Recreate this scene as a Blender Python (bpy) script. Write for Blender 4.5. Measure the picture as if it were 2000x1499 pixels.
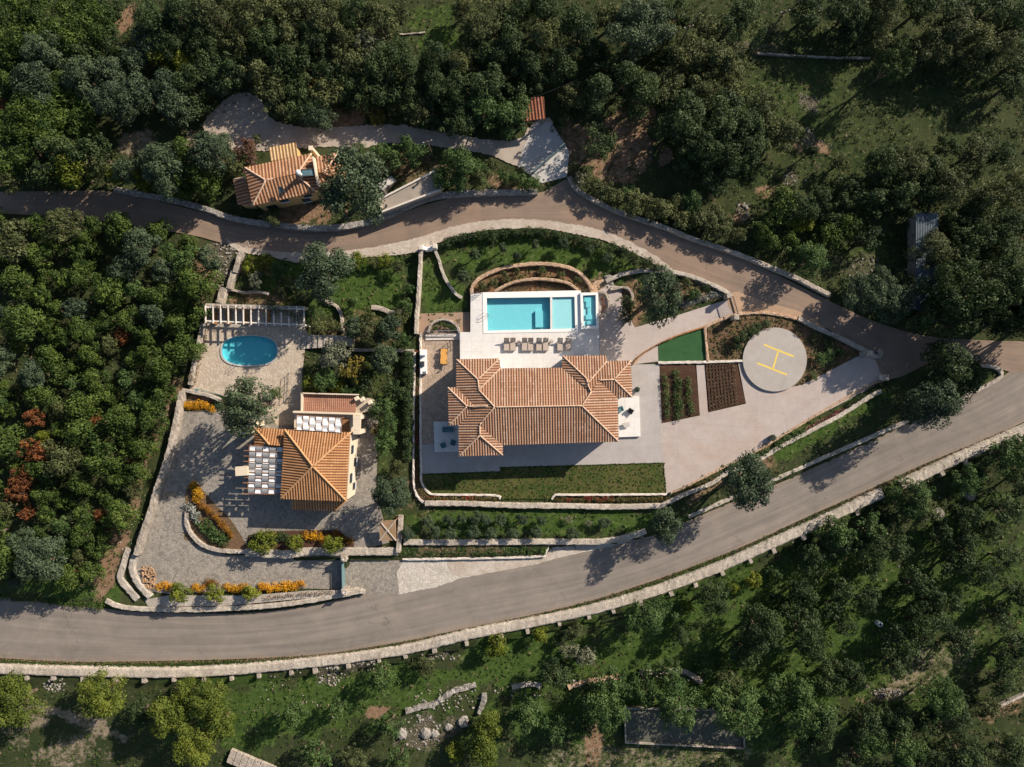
import bpy, math, random
import numpy as np
from mathutils import Vector
R_ = math.radians
for o in list(bpy.data.objects): bpy.data.objects.remove(o)
sc = bpy.context.scene
COL = sc.collection
# ------------------------------------------------------------------ camera, sky, sun, exposure
M = 0.08                      # metres covered by one photograph pixel at ground level
H = 106.67                    # flying height of the drone
cam_d = bpy.data.cameras.new('camera'); cam = bpy.data.objects.new('camera', cam_d); COL.objects.link(cam)
cam_d.lens = 24.0; cam_d.sensor_width = 36.0; cam_d.clip_end = 6000; cam_d.clip_start = 0.5
cam.location = (0, 0, H); cam.rotation_euler = (0, 0, 0)
sc.camera = cam
SUN_EL, SUN_AZ = 29.5, 52.0   # degrees; azimuth clockwise from the top of the picture
w = bpy.data.worlds.new('World'); sc.world = w; w.use_nodes = True
nt = w.node_tree; bg = nt.nodes['Background']
sky = nt.nodes.new('ShaderNodeTexSky'); sky.sky_type = 'NISHITA'; sky.sun_disc = False
sky.sun_elevation = R_(SUN_EL); sky.sun_rotation = R_(SUN_AZ); sky.altitude = 100; sky.air_density = 1.0; sky.dust_density = 1.2
nt.links.new(sky.outputs[0], bg.inputs[0]); bg.inputs[1].default_value = 0.066
sd = bpy.data.lights.new('sun', 'SUN'); sun = bpy.data.objects.new('sun', sd); COL.objects.link(sun)
sd.energy = 4.6; sd.angle = R_(0.5); sd.color = (1.0, 0.88, 0.73)
ce = math.cos(R_(SUN_EL))
sdir = Vector((-math.sin(R_(SUN_AZ))*ce, -math.cos(R_(SUN_AZ))*ce, -math.sin(R_(SUN_EL))))
sun.rotation_euler = sdir.to_track_quat('-Z', 'Y').to_euler(); sun.location = (60, 50, 60)
vs = sc.view_settings; vs.view_transform = 'Standard'; vs.look = 'None'; vs.exposure = 0.68; vs.gamma = 1.0
sc.cycles.use_adaptive_sampling = True; sc.cycles.max_bounces = 6; sc.cycles.diffuse_bounces = 2; sc.cycles.glossy_bounces = 2
sc.cycles.transparent_max_bounces = 8; sc.cycles.caustics_reflective = False; sc.cycles.caustics_refractive = False

# ------------------------------------------------------------------ measuring helpers
def P(px, py, z=0.0):
    k = M*(H-z)/H
    return Vector(((px-1000)*k, (749.5-py)*k, z))
def interp(pts, x):
    if x <= pts[0][0]: return pts[0][1]
    for (a, b), (c, d) in zip(pts, pts[1:]):
        if x <= c: return b if c == a else b+(d-b)*(x-a)/(c-a)
    return pts[-1][1]
YA = [(-400,1150),(0,1166),(225,1184),(440,1191),(560,1183),(672,1162),(677,1094),(1068,1078),(1072,1060),(1180,1062),(1262,1045),
      (1340,1014),(1520,941),(1775,827),(1868,786),(1962,735),(2030,640),(2400,500)]
YB = [(-400, 1316), (0, 1328), (90, 1331), (270, 1335), (360, 1335), (450, 1330), (540, 1322), (640, 1312), (800, 1288), (918, 1260), (1036, 1237), (1154, 1212), (1272, 1178), (1394, 1133), (1489, 1091), (1583, 1049), (1726, 983), (1850, 924), (2000, 858), (2400, 686)]
def cl(v, a=0.0, b=1.0): return max(a, min(b, v))
def zlow(px): return -0.8*cl((1960-px)/380)
def zramp(px): return -0.8*cl((px-330)/340)
def zg(px, py):
    if py < interp(YA, px):
        if 280 < px < 676 and py > interp([(280,1060),(365,1060),(400,1076),(480,1084),(676,1092)], px): return zramp(px)
        return 0.0
    yb = interp(YB, px)
    if py < yb: return zlow(px)
    return zlow(px)-0.8-0.8*cl((px-500)/500)-0.008*min(py-yb, 160)
def catmull(pts, n=6, closed=False):
    out = []; N = len(pts)
    if N < 3: return [tuple(p) for p in pts]
    rng = range(N if closed else N-1)
    for i in rng:
        if closed: p = [pts[(i+k-1) % N] for k in range(4)]
        else: p = [pts[max(0, min(N-1, i+k-1))] for k in range(4)]
        for s in range(n):
            t = s/n
            out.append(tuple(0.5*((2*p[1][a])+(-p[0][a]+p[2][a])*t+(2*p[0][a]-5*p[1][a]+4*p[2][a]-p[3][a])*t*t+(-p[0][a]+3*p[1][a]-3*p[2][a]+p[3][a])*t**3) for a in (0, 1)))
    if not closed: out.append(tuple(pts[-1]))
    return out
def resample(pts, n):
    d = [0.0]
    for a, b in zip(pts, pts[1:]): d.append(d[-1]+math.dist(a, b))
    out = []; j = 0
    for i in range(n):
        t = d[-1]*i/(n-1)
        while j < len(d)-2 and d[j+1] < t: j += 1
        f = 0 if d[j+1] == d[j] else (t-d[j])/(d[j+1]-d[j])
        out.append((pts[j][0]+(pts[j+1][0]-pts[j][0])*f, pts[j][1]+(pts[j+1][1]-pts[j][1])*f))
    return out
def plen(pts): return sum(math.dist(a, b) for a, b in zip(pts, pts[1:]))
def inside(poly, x, y):
    c = False; j = len(poly)-1
    for i in range(len(poly)):
        xi, yi = poly[i]; xj, yj = poly[j]
        if (yi > y) != (yj > y) and x < (xj-xi)*(y-yi)/(yj-yi)+xi: c = not c
        j = i
    return c

# ------------------------------------------------------------------ object helpers
def tag(o, label=None, cat=None, group=None, kind=None):
    if label: o['label'] = label
    if cat: o['category'] = cat
    if group: o['group'] = group
    if kind: o['kind'] = kind
    return o
def empty(name, loc, rz=0.0, label=None, cat=None, group=None):
    o = bpy.data.objects.new(name, None); COL.objects.link(o)
    o.location = loc; o.rotation_euler = (0, 0, rz); o.empty_display_size = 0.3
    return tag(o, label, cat, group)
def copy_tree(o, parent=None):
    c = o.copy(); COL.objects.link(c)
    if parent: c.parent = parent
    for ch in list(o.children): copy_tree(ch, c)
    return c
class MB:
    def __init__(s): s.v = []; s.f = []; s.uv = {}; s.m = {}
    def add(s, vs, fs, mi=0):
        b = len(s.v); s.v += [tuple(q) for q in vs]
        for f in fs:
            if mi: s.m[len(s.f)] = mi
            s.f.append(tuple(b+i for i in f))
        return s
    def box(s, c, size, rz=0.0, taper=1.0, mi=0):
        hx, hy, hz = size[0]/2, size[1]/2, size[2]/2; cs, sn = math.cos(rz), math.sin(rz); vs = []
        for z, t in ((-hz, 1), (hz, taper)):
            for x, y in ((-hx, -hy), (hx, -hy), (hx, hy), (-hx, hy)):
                x *= t; y *= t
                vs.append((c[0]+x*cs-y*sn, c[1]+x*sn+y*cs, c[2]+z))
        return s.add(vs, [(3,2,1,0),(4,5,6,7),(0,1,5,4),(1,2,6,5),(2,3,7,6),(3,0,4,7)], mi)
    def beam(s, a, b, w_, h_):
        a = Vector(a); b = Vector(b); d = (b-a)
        if d.length < 1e-6: return s
        u = d.normalized(); side = u.cross(Vector((0, 0, 1)))
        side = Vector((1, 0, 0)) if side.length < 1e-3 else side.normalized()
        up = side.cross(u).normalized(); vs = []
        for p in (a, b):
            for x, y in ((-1,-1),(1,-1),(1,1),(-1,1)): vs.append(p+side*(x*w_/2)+up*(y*h_/2))
        return s.add(vs, [(3,2,1,0),(4,5,6,7),(0,1,5,4),(1,2,6,5),(2,3,7,6),(3,0,4,7)])
    def prism(s, poly, z0, z1, mi=0):
        """poly: list of (x, y) world; z0/z1 numbers"""
        n = len(poly); A = sum(poly[i][0]*poly[(i+1) % n][1]-poly[(i+1) % n][0]*poly[i][1] for i in range(n))
        if A < 0: poly = poly[::-1]
        vs = [(x, y, z0) for x, y in poly]+[(x, y, z1) for x, y in poly]
        fs = [tuple(range(n-1, -1, -1)), tuple(range(n, 2*n))]+[(i, (i+1) % n, n+(i+1) % n, n+i) for i in range(n)]
        return s.add(vs, fs, mi)
    def tube(s, pts, r, n=6, caps=True):
        pts = [Vector(p) for p in pts]; rs = r if isinstance(r, (list, tuple)) else [r]*len(pts); rings = []
        for i, p in enumerate(pts):
            d = (pts[min(i+1, len(pts)-1)]-pts[max(i-1, 0)]).normalized()
            a = d.cross(Vector((0, 0, 1)))
            if a.length < 1e-3: a = d.cross(Vector((0, 1, 0)))
            a.normalize(); b = d.cross(a)
            rings.append([p+(a*math.cos(2*math.pi*k/n)+b*math.sin(2*math.pi*k/n))*rs[i] for k in range(n)])
        vs = [q for rg in rings for q in rg]; fs = []
        for i in range(len(pts)-1):
            for k in range(n): fs.append((i*n+k, i*n+(k+1) % n, (i+1)*n+(k+1) % n, (i+1)*n+k))
        if caps: fs += [tuple(range(n-1, -1, -1)), tuple(range((len(pts)-1)*n, len(pts)*n))]
        return s.add(vs, fs)
    def cyl(s, c, r, h, n=20, r2=None, mi=0):
        r2 = r if r2 is None else r2
        vs = [(c[0]+rr*math.cos(2*math.pi*k/n), c[1]+rr*math.sin(2*math.pi*k/n), c[2]+z) for rr, z in ((r, 0), (r2, h)) for k in range(n)]
        return s.add(vs, [tuple(range(n-1, -1, -1)), tuple(range(n, 2*n))]+[(k, (k+1) % n, n+(k+1) % n, n+k) for k in range(n)], mi)
    def build(s, name, mats, parent=None, smooth=False, rel=True):
        me = bpy.data.meshes.new(name)
        off = Vector((0, 0, 0))
        if parent and rel:
            q = parent
            while q: off = off+Vector(q.location); q = q.parent
        me.from_pydata([(a-off.x, b-off.y, c-off.z) for a, b, c in s.v], [], s.f)
        for m_ in (mats if isinstance(mats, (list, tuple)) else [mats]): me.materials.append(m_)
        for i, mi in s.m.items(): me.polygons[i].material_index = mi
        if s.uv:
            lay = me.uv_layers.new(name='UVMap')
            for li, vi in enumerate(me.loops):
                lay.data[li].uv = s.uv.get(vi.vertex_index, (0, 0))
        if smooth: me.polygons.foreach_set('use_smooth', [True]*len(me.polygons))
        me.update()
        o = bpy.data.objects.new(name, me); COL.objects.link(o)
        if parent: o.parent = parent
        return o

# ------------------------------------------------------------------ materials
def newmat(name, rough=0.8, spec=0.2):
    m = bpy.data.materials.new(name); m.use_nodes = True
    b = m.node_tree.nodes['Principled BSDF']; b.inputs['Roughness'].default_value = rough
    b.inputs['Specular IOR Level'].default_value = spec
    return m, m.node_tree, b
def nd(nt, t, **kw):
    n = nt.nodes.new(t)
    for k, v in kw.items():
        if hasattr(n, k): setattr(n, k, v)
        else: n.inputs[k].default_value = v
    return n
def rgba(c): return (c[0], c[1], c[2], 1.0)
def mixc(nt, fac, a, b, blend='MIX'):
    n = nt.nodes.new('ShaderNodeMix'); n.data_type = 'RGBA'; n.blend_type = blend
    for sock, v in ((n.inputs[0], fac), (n.inputs[6], a), (n.inputs[7], b)):
        if hasattr(v, 'is_output'): nt.links.new(v, sock)
        elif isinstance(v, (int, float)): sock.default_value = v
        else: sock.default_value = rgba(v)
    return n.outputs[2]
def ramp(nt, sock, a, b):
    n = nt.nodes.new('ShaderNodeMapRange'); n.inputs[1].default_value = a; n.inputs[2].default_value = b
    nt.links.new(sock, n.inputs[0]); return n.outputs[0]
def math_(nt, op, a, b=0.0):
    n = nt.nodes.new('ShaderNodeMath'); n.operation = op
    for sock, v in ((n.inputs[0], a), (n.inputs[1], b)):
        if hasattr(v, 'is_output'): nt.links.new(v, sock)
        else: sock.default_value = v
    return n.outputs[0]
def noise(nt, vec, scale, detail=4, rough=0.6, dist=0.0):
    n = nd(nt, 'ShaderNodeTexNoise'); n.inputs['Scale'].default_value = scale; n.inputs['Detail'].default_value = detail
    n.inputs['Roughness'].default_value = rough; n.inputs['Distortion'].default_value = dist
    if vec is not None: nt.links.new(vec, n.inputs['Vector'])
    return n.outputs[0]
def pos(nt): return nt.nodes.new('ShaderNodeNewGeometry').outputs['Position']
def bump(nt, b, h, strength=0.4, dist=0.05):
    n = nt.nodes.new('ShaderNodeBump'); n.inputs['Strength'].default_value = strength; n.inputs['Distance'].default_value = dist
    nt.links.new(h, n.inputs['Height']); nt.links.new(n.outputs[0], b.inputs['Normal'])
def m_plain(name, c, rough=0.6, spec=0.3, var=0.12, scale=3.0, metal=0.0):
    m, nt, b = newmat(name, rough, spec); p = pos(nt)
    f = noise(nt, p, scale, 5)
    col = mixc(nt, ramp(nt, f, 0.3, 0.7), [x*(1-var) for x in c], [min(1, x*(1+var)) for x in c])
    nt.links.new(col, b.inputs['Base Color']); b.inputs['Metallic'].default_value = metal
    return m
def m_ground3(name, c1, c2, c3, s1=0.35, s2=2.2, s3=9.0, bs=0.5, rough=0.9, lo=0.38, hi=0.62):
    """big patches c1/c2, finer speckle towards c3"""
    m, nt, b = newmat(name, rough, 0.15); p = pos(nt)
    a = mixc(nt, ramp(nt, noise(nt, p, s1, 4, 0.6, 0.6), lo, hi), c1, c2)
    a = mixc(nt, ramp(nt, noise(nt, p, s2, 5, 0.7), 0.45, 0.72), a, c3)
    f = noise(nt, p, s3, 3, 0.7)
    a = mixc(nt, 0.55, a, mixc(nt, ramp(nt, f, 0.3, 0.7), (0.35, 0.35, 0.35), (1.0, 1.0, 1.0)), 'MULTIPLY')
    nt.links.new(a, b.inputs['Base Color']); bump(nt, b, f, bs, 0.12)
    return m
def m_stone(name, cols, scale=2.2, joint=(0.12, 0.10, 0.08), jw=0.05, rough=0.9, stain=0.35, bs=0.6):
    m, nt, b = newmat(name, rough, 0.15); p = pos(nt)
    nz = nd(nt, 'ShaderNodeTexNoise'); nz.inputs['Scale'].default_value = 1.5; nt.links.new(p, nz.inputs['Vector'])
    vm = nt.nodes.new('ShaderNodeVectorMath'); vm.operation = 'MULTIPLY_ADD'; vm.inputs[1].default_value = (0.25, 0.25, 0.25)
    nt.links.new(nz.outputs['Color'], vm.inputs[0]); nt.links.new(p, vm.inputs[2])
    v = nd(nt, 'ShaderNodeTexVoronoi'); v.inputs['Scale'].default_value = scale; nt.links.new(vm.outputs[0], v.inputs['Vector'])
    e = nd(nt, 'ShaderNodeTexVoronoi'); e.feature = 'DISTANCE_TO_EDGE'; e.inputs['Scale'].default_value = scale; nt.links.new(vm.outputs[0], e.inputs['Vector'])
    sx = nt.nodes.new('ShaderNodeSeparateColor'); nt.links.new(v.outputs['Color'], sx.inputs[0])
    cr = nt.nodes.new('ShaderNodeValToRGB'); cr.color_ramp.interpolation = 'LINEAR'
    els = cr.color_ramp.elements; els[0].position = 0; els[0].color = rgba(cols[0]); els[1].position = 1; els[1].color = rgba(cols[-1])
    for i, c in enumerate(cols[1:-1]): k = els.new((i+1)/(len(cols)-1)); k.color = rgba(c)
    nt.links.new(sx.outputs[0], cr.inputs[0])
    st = ramp(nt, noise(nt, p, 0.5, 5, 0.65), 0.35, 0.7)
    a = mixc(nt, math_(nt, 'MULTIPLY', st, stain), cr.outputs[0], [c*0.5 for c in cols[0]])
    j = ramp(nt, e.outputs[0], 0.0, jw)
    a = mixc(nt, j, joint, a)
    nt.links.new(a, b.inputs['Base Color']); bump(nt, b, ramp(nt, e.outputs[0], 0, jw*3), bs, 0.06)
    return m
def m_concrete(name, c, dark=0.75, joint=None, stain=(0.45, 0.38, 0.32), amt=0.4, rough=0.85, rot=0.0, jx=3.0, jy=3.0):
    m, nt, b = newmat(name, rough, 0.25); p = pos(nt)
    f = noise(nt, p, 0.25, 6, 0.65, 0.8)
    a = mixc(nt, ramp(nt, f, 0.3, 0.7), [x*dark for x in c], c)
    g = noise(nt, p, 0.09, 7, 0.7, 1.2)
    a = mixc(nt, math_(nt, 'MULTIPLY', ramp(nt, g, 0.5, 0.75), amt), a, stain)
    h = noise(nt, p, 6, 4, 0.7)
    a = mixc(nt, 0.4, a, mixc(nt, ramp(nt, h, 0.25, 0.75), (0.55, 0.55, 0.55), (1.05, 1.05, 1.05)), 'MULTIPLY')
    q2 = noise(nt, p, 1.1, 6, 0.75, 0.4)
    a = mixc(nt, 0.5, a, mixc(nt, ramp(nt, q2, 0.3, 0.7), (0.80, 0.78, 0.76), (1.05, 1.05, 1.05)), 'MULTIPLY')
    if joint:
        mp = nt.nodes.new('ShaderNodeMapping'); mp.inputs['Rotation'].default_value = (0, 0, rot); nt.links.new(p, mp.inputs[0])
        br = nd(nt, 'ShaderNodeTexBrick'); br.offset = 0.0; br.inputs['Scale'].default_value = 1.0
        br.inputs['Brick Width'].default_value = jx; br.inputs['Row Height'].default_value = jy; br.inputs['Mortar Size'].default_value = joint
        br.inputs['Mortar Smooth'].default_value = 0.3
        nt.links.new(mp.outputs[0], br.inputs['Vector'])
        a = mixc(nt, math_(nt, 'MULTIPLY', br.outputs['Fac'], 0.5), a, [x*0.45 for x in c])
    nt.links.new(a, b.inputs['Base Color']); bump(nt, b, h, 0.15, 0.02)
    return m
def m_road(name, c1, c2, c3):
    m, nt, b = newmat(name, 0.85, 0.25)
    uv = nt.nodes.new('ShaderNodeUVMap').outputs[0]; p = pos(nt)
    mp = nt.nodes.new('ShaderNodeMapping'); mp.inputs['Scale'].default_value = (11.0, 0.045, 1); nt.links.new(uv, mp.inputs[0])
    s1 = noise(nt, mp.outputs[0], 1.0, 5, 0.6, 0.3)
    a = mixc(nt, ramp(nt, s1, 0.36, 0.64), c1, c2)
    f = noise(nt, p, 0.12, 6, 0.7, 0.8)
    a = mixc(nt, math_(nt, 'MULTIPLY', ramp(nt, f, 0.5, 0.72), 0.55), a, c3)
    us = nt.nodes.new('ShaderNodeSeparateXYZ'); nt.links.new(uv, us.inputs[0])
    ed = math_(nt, 'ABSOLUTE', math_(nt, 'SUBTRACT', us.outputs[0], 0.5))
    ed = ramp(nt, math_(nt, 'ADD', ed, math_(nt, 'MULTIPLY', math_(nt, 'SUBTRACT', noise(nt, p, 0.9, 5, 0.7), 0.5), 0.22)), 0.42, 0.50)
    a = mixc(nt, math_(nt, 'MULTIPLY', ed, 0.55), a, (0.30, 0.225, 0.16))
    pt = noise(nt, p, 0.35, 4, 0.6, 0.2)
    a = mixc(nt, 0.45, a, mixc(nt, ramp(nt, pt, 0.35, 0.65), (0.72, 0.72, 0.74), (1.08, 1.06, 1.04)), 'MULTIPLY')
    h = noise(nt, p, 8, 4, 0.75)
    a = mixc(nt, 0.5, a, mixc(nt, ramp(nt, h, 0.25, 0.75), (0.55, 0.55, 0.55), (1, 1, 1)), 'MULTIPLY')
    # fine winding cracks in the old asphalt
    nz = nd(nt, 'ShaderNodeTexNoise'); nz.inputs['Scale'].default_value = 0.6; nz.inputs['Detail'].default_value = 5; nt.links.new(p, nz.inputs['Vector'])
    vm = nt.nodes.new('ShaderNodeVectorMath'); vm.operation = 'MULTIPLY_ADD'; vm.inputs[1].default_value = (3, 3, 3)
    nt.links.new(nz.outputs['Color'], vm.inputs[0]); nt.links.new(p, vm.inputs[2])
    e = nd(nt, 'ShaderNodeTexVoronoi'); e.feature = 'DISTANCE_TO_EDGE'; e.inputs['Scale'].default_value = 0.13; nt.links.new(vm.outputs[0], e.inputs['Vector'])
    cr = math_(nt, 'MULTIPLY', ramp(nt, e.outputs[0], 0.012, 0.004), ramp(nt, noise(nt, p, 0.15, 3), 0.5, 0.62))
    a = mixc(nt, math_(nt, 'MULTIPLY', cr, 0.5), a, [x*0.4 for x in c1])
    nt.links.new(a, b.inputs['Base Color']); bump(nt, b, h, 0.2, 0.02)
    return m
def m_tile(name, cover, cover2, pan, mort):
    """barrel tiles: uv.x counts tile columns, uv.y counts courses"""
    m, nt, b = newmat(name, 0.85, 0.15)
    uv = nt.nodes.new('ShaderNodeUVMap').outputs[0]; sp = nt.nodes.new('ShaderNodeSeparateXYZ'); nt.links.new(uv, sp.inputs[0])
    fu = math_(nt, 'FRACT', sp.outputs[0]); iu = math_(nt, 'FLOOR', sp.outputs[0]); iv = math_(nt, 'FLOOR', sp.outputs[1]); fv = math_(nt, 'FRACT', sp.outputs[1])
    cb = nt.nodes.new('ShaderNodeCombineXYZ'); nt.links.new(iu, cb.inputs[0]); nt.links.new(iv, cb.inputs[1])
    wn = nt.nodes.new('ShaderNodeTexWhiteNoise'); wn.noise_dimensions = '2D'; nt.links.new(cb.outputs[0], wn.inputs['Vector'])
    cb2 = nt.nodes.new('ShaderNodeCombineXYZ'); nt.links.new(iu, cb2.inputs[0])
    wn2 = nt.nodes.new('ShaderNodeTexWhiteNoise'); wn2.noise_dimensions = '2D'; nt.links.new(cb2.outputs[0], wn2.inputs['Vector'])
    rv = math_(nt, 'ADD', math_(nt, 'MULTIPLY', wn.outputs[0], 0.3), math_(nt, 'MULTIPLY', wn2.outputs[0], 0.7))
    cov = mixc(nt, ramp(nt, rv, 0.25, 0.75), cover, cover2)
    cov = mixc(nt, math_(nt, 'MULTIPLY', ramp(nt, rv, 0.62, 0.8), 0.7), cov, mort)
    pn = mixc(nt, wn.outputs[0], [x*0.75 for x in pan], [x*1.2 for x in pan])
    tri = math_(nt, 'ABSOLUTE', math_(nt, 'SUBTRACT', fu, 0.5))
    a = mixc(nt, ramp(nt, tri, 0.22, 0.30), cov, pn)
    a = mixc(nt, math_(nt, 'MULTIPLY', ramp(nt, fv, 0.14, 0.04), 0.5), a, [x*0.35 for x in pan])
    p = pos(nt)
    a = mixc(nt, math_(nt, 'MULTIPLY', ramp(nt, noise(nt, p, 0.35, 6, 0.7), 0.48, 0.75), 0.35), a, [x*0.45 for x in pan])
    nt.links.new(a, b.inputs['Base Color'])
    return m
def m_leaf(name, c1, c2, c3=None, trans=0.22):
    m, nt, b = newmat(name, 0.6, 0.22)
    at = nt.nodes.new('ShaderNodeAttribute'); at.attribute_name = 'tint'
    oi = nt.nodes.new('ShaderNodeObjectInfo')
    a = mixc(nt, at.outputs['Fac'], c1, c2)
    if c3: a = mixc(nt, ramp(nt, noise(nt, pos(nt), 0.7, 3), 0.55, 0.72), a, c3)
    a = mixc(nt, 0.5, a, mixc(nt, oi.outputs['Random'], (0.55, 0.6, 0.6), (1.25, 1.15, 1.0)), 'MULTIPLY')
    nt.links.new(a, b.inputs['Base Color'])
    tr = nt.nodes.new('ShaderNodeBsdfTranslucent'); nt.links.new(a, tr.inputs[0])
    mx = nt.nodes.new('ShaderNodeMixShader'); mx.inputs[0].default_value = trans
    nt.links.new(b.outputs[0], mx.inputs[1]); nt.links.new(tr.outputs[0], mx.inputs[2])
    nt.links.new(mx.outputs[0], nt.nodes['Material Output'].inputs[0])
    return m
def m_water(name, tintc, ns=1.6):
    m = bpy.data.materials.new(name); m.use_nodes = True; nt = m.node_tree; nt.nodes.remove(nt.nodes['Principled BSDF'])
    t = nt.nodes.new('ShaderNodeBsdfTransparent'); t.inputs[0].default_value = rgba(tintc)
    g = nt.nodes.new('ShaderNodeBsdfGlossy'); g.inputs['Roughness'].default_value = 0.03
    lw = nt.nodes.new('ShaderNodeLayerWeight'); lw.inputs[0].default_value = 0.5
    fr = math_(nt, 'ADD', math_(nt, 'MULTIPLY', math_(nt, 'POWER', lw.outputs['Facing'], 5.0), 0.8), 0.02)
    bp = nt.nodes.new('ShaderNodeBump'); bp.inputs['Strength'].default_value = 0.45; bp.inputs['Distance'].default_value = 0.12
    nt.links.new(noise(nt, pos(nt), ns, 3), bp.inputs['Height'])
    nt.links.new(bp.outputs[0], g.inputs['Normal']); nt.links.new(bp.outputs[0], lw.inputs['Normal'])
    mx = nt.nodes.new('ShaderNodeMixShader')
    nt.links.new(fr, mx.inputs[0]); nt.links.new(t.outputs[0], mx.inputs[1]); nt.links.new(g.outputs[0], mx.inputs[2])
    nt.links.new(mx.outputs[0], nt.nodes['Material Output'].inputs[0])
    return m
def m_basin(name, c1, c2):
    """pool tiling whose own colour varies at random between two tones"""
    m, nt, b = newmat(name, 0.5, 0.3); p = pos(nt)
    a = mixc(nt, ramp(nt, noise(nt, p, 5.0, 4, 0.7), 0.3, 0.7), c1, c2)
    nt.links.new(a, b.inputs['Base Color'])
    return m

WHITE = m_plain('white_render', (0.80, 0.785, 0.765), 0.6, 0.3, 0.04, 0.5)
TERR = m_concrete('white_terrace', (0.78, 0.758, 0.738), 0.92, 0.02, (0.66, 0.62, 0.58), 0.35, 0.7, R_(1.2), 1.6, 1.6)
CONC = m_concrete('grey_concrete', (0.47, 0.435, 0.42), 0.82, 0.012, (0.36, 0.30, 0.26), 0.4, 0.85, R_(1.0), 3.2, 3.2)
PINK = m_concrete('pale_concrete', (0.52, 0.45, 0.42), 0.84, 0.016, (0.44, 0.31, 0.23), 0.55, 0.85, R_(3.0), 2.4, 2.4)
OCHRE = m_concrete('ochre_concrete', (0.50, 0.34, 0.23), 0.75, None, (0.42, 0.22, 0.11), 0.7)
PATHB = m_concrete('brown_path', (0.40, 0.28, 0.20), 0.8, None, (0.33, 0.20, 0.13), 0.5)
YARD = m_concrete('gravel_lane', (0.52, 0.445, 0.38), 0.7, None, (0.30, 0.22, 0.16), 0.6)
PADC = m_concrete('pale_slab', (0.56, 0.54, 0.52), 0.9, None, (0.45, 0.40, 0.35), 0.4)
HELI = m_concrete('pad_concrete', (0.47, 0.43, 0.395), 0.88, 0.012, (0.36, 0.32, 0.285), 0.45, 0.85, R_(22), 4.9, 4.9)
VERGE = m_ground3('verge_gravel', (0.52, 0.44, 0.37), (0.62, 0.55, 0.48), (0.42, 0.34, 0.27), 0.3, 1.5, 6, 0.4)
COBB = m_stone('grey_cobbles', [(0.205, 0.185, 0.165), (0.35, 0.315, 0.27), (0.27, 0.245, 0.215)], 2.6, (0.16, 0.145, 0.13), 0.06, 0.85, 0.3, 0.3)
COBP = m_stone('pale_cobbles', [(0.46, 0.41, 0.35), (0.60, 0.55, 0.49), (0.50, 0.46, 0.41)], 2.2, (0.34, 0.30, 0.26), 0.06, 0.85, 0.3, 0.3)
BEIGE = m_stone('beige_crazy_paving', [(0.44, 0.36, 0.28), (0.55, 0.47, 0.38), (0.50, 0.42, 0.34)], 1.8, (0.33, 0.26, 0.20), 0.05, 0.85, 0.35, 0.3)
BROWNP = m_stone('brown_crazy_paving', [(0.36, 0.27, 0.20), (0.46, 0.36, 0.28), (0.40, 0.32, 0.26)], 2.0, (0.20, 0.15, 0.11), 0.06, 0.85, 0.3, 0.3)
STONE = m_stone('pale_wall_stone', [(0.34, 0.29, 0.24), (0.53, 0.465, 0.40), (0.43, 0.375, 0.32), (0.58, 0.515, 0.45)], 3.2, (0.20, 0.165, 0.13), 0.06, 0.9, 0.6)
STONEW = m_stone('white_wall_stone', [(0.38, 0.335, 0.285), (0.56, 0.505, 0.44), (0.47, 0.42, 0.365), (0.62, 0.565, 0.50)], 4.6, (0.24, 0.205, 0.17), 0.06, 0.9, 0.6)
STONEL = m_stone('light_wall_stone', [(0.41, 0.355, 0.29), (0.61, 0.54, 0.46), (0.51, 0.45, 0.38), (0.67, 0.605, 0.525)], 4.6, (0.25, 0.21, 0.17), 0.07, 0.9, 0.6)
STONEG = m_stone('grey_wall_stone', [(0.24, 0.22, 0.20), (0.42, 0.39, 0.35), (0.34, 0.31, 0.28), (0.50, 0.47, 0.43)], 3.0, (0.10, 0.09, 0.08), 0.07, 0.9, 0.5)
STONET = m_stone('terracotta_wall_stone', [(0.42, 0.27, 0.17), (0.56, 0.40, 0.28), (0.48, 0.33, 0.22), (0.60, 0.47, 0.36)], 3.2, (0.25, 0.15, 0.09), 0.06, 0.9, 0.3)
CREAM = m_plain('cream_render', (0.66, 0.56, 0.43), 0.8, 0.2, 0.08, 0.8)
YELLOW = m_plain('ochre_render', (0.55, 0.36, 0.16), 0.8, 0.2, 0.1, 0.8)
KERB = m_plain('kerb_stone', (0.60, 0.54, 0.48), 0.85, 0.2, 0.15, 2.0)
TILE1 = m_tile('villa_tiles', (0.470, 0.315, 0.210), (0.370, 0.206, 0.128), (0.239, 0.108, 0.066), (0.563, 0.454, 0.344))
TILE2 = m_tile('orange_tiles', (0.475, 0.260, 0.128), (0.387, 0.194, 0.088), (0.238, 0.106, 0.048), (0.528, 0.326, 0.180))
TILE3 = m_tile('old_tiles', (0.458, 0.264, 0.154), (0.370, 0.194, 0.106), (0.238, 0.110, 0.062), (0.528, 0.352, 0.224))
TILE4 = m_tile('sandy_tiles', (0.56, 0.40, 0.22), (0.50, 0.34, 0.17), (0.28, 0.16, 0.08), (0.62, 0.47, 0.28))
RIDGE1 = m_plain('ridge_tile_pale', (0.60, 0.42, 0.30), 0.85, 0.15, 0.2, 2.5)
RIDGE2 = m_plain('ridge_tile_orange', (0.56, 0.32, 0.16), 0.85, 0.15, 0.2, 2.5)
REDFLOOR = m_concrete('red_tile_floor', (0.42, 0.235, 0.165), 0.85, 0.02, (0.33, 0.19, 0.14), 0.4, 0.8, 0, 0.5, 0.5)
TEAL = m_plain('teal_metal', (0.13, 0.22, 0.24), 0.45, 0.4, 0.1, 2)
DARKM = m_plain('dark_metal', (0.035, 0.04, 0.045), 0.45, 0.4, 0.1, 2)
STEEL = m_plain('steel', (0.55, 0.55, 0.55), 0.3, 0.5, 0.05, 2, 0.8)
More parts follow.
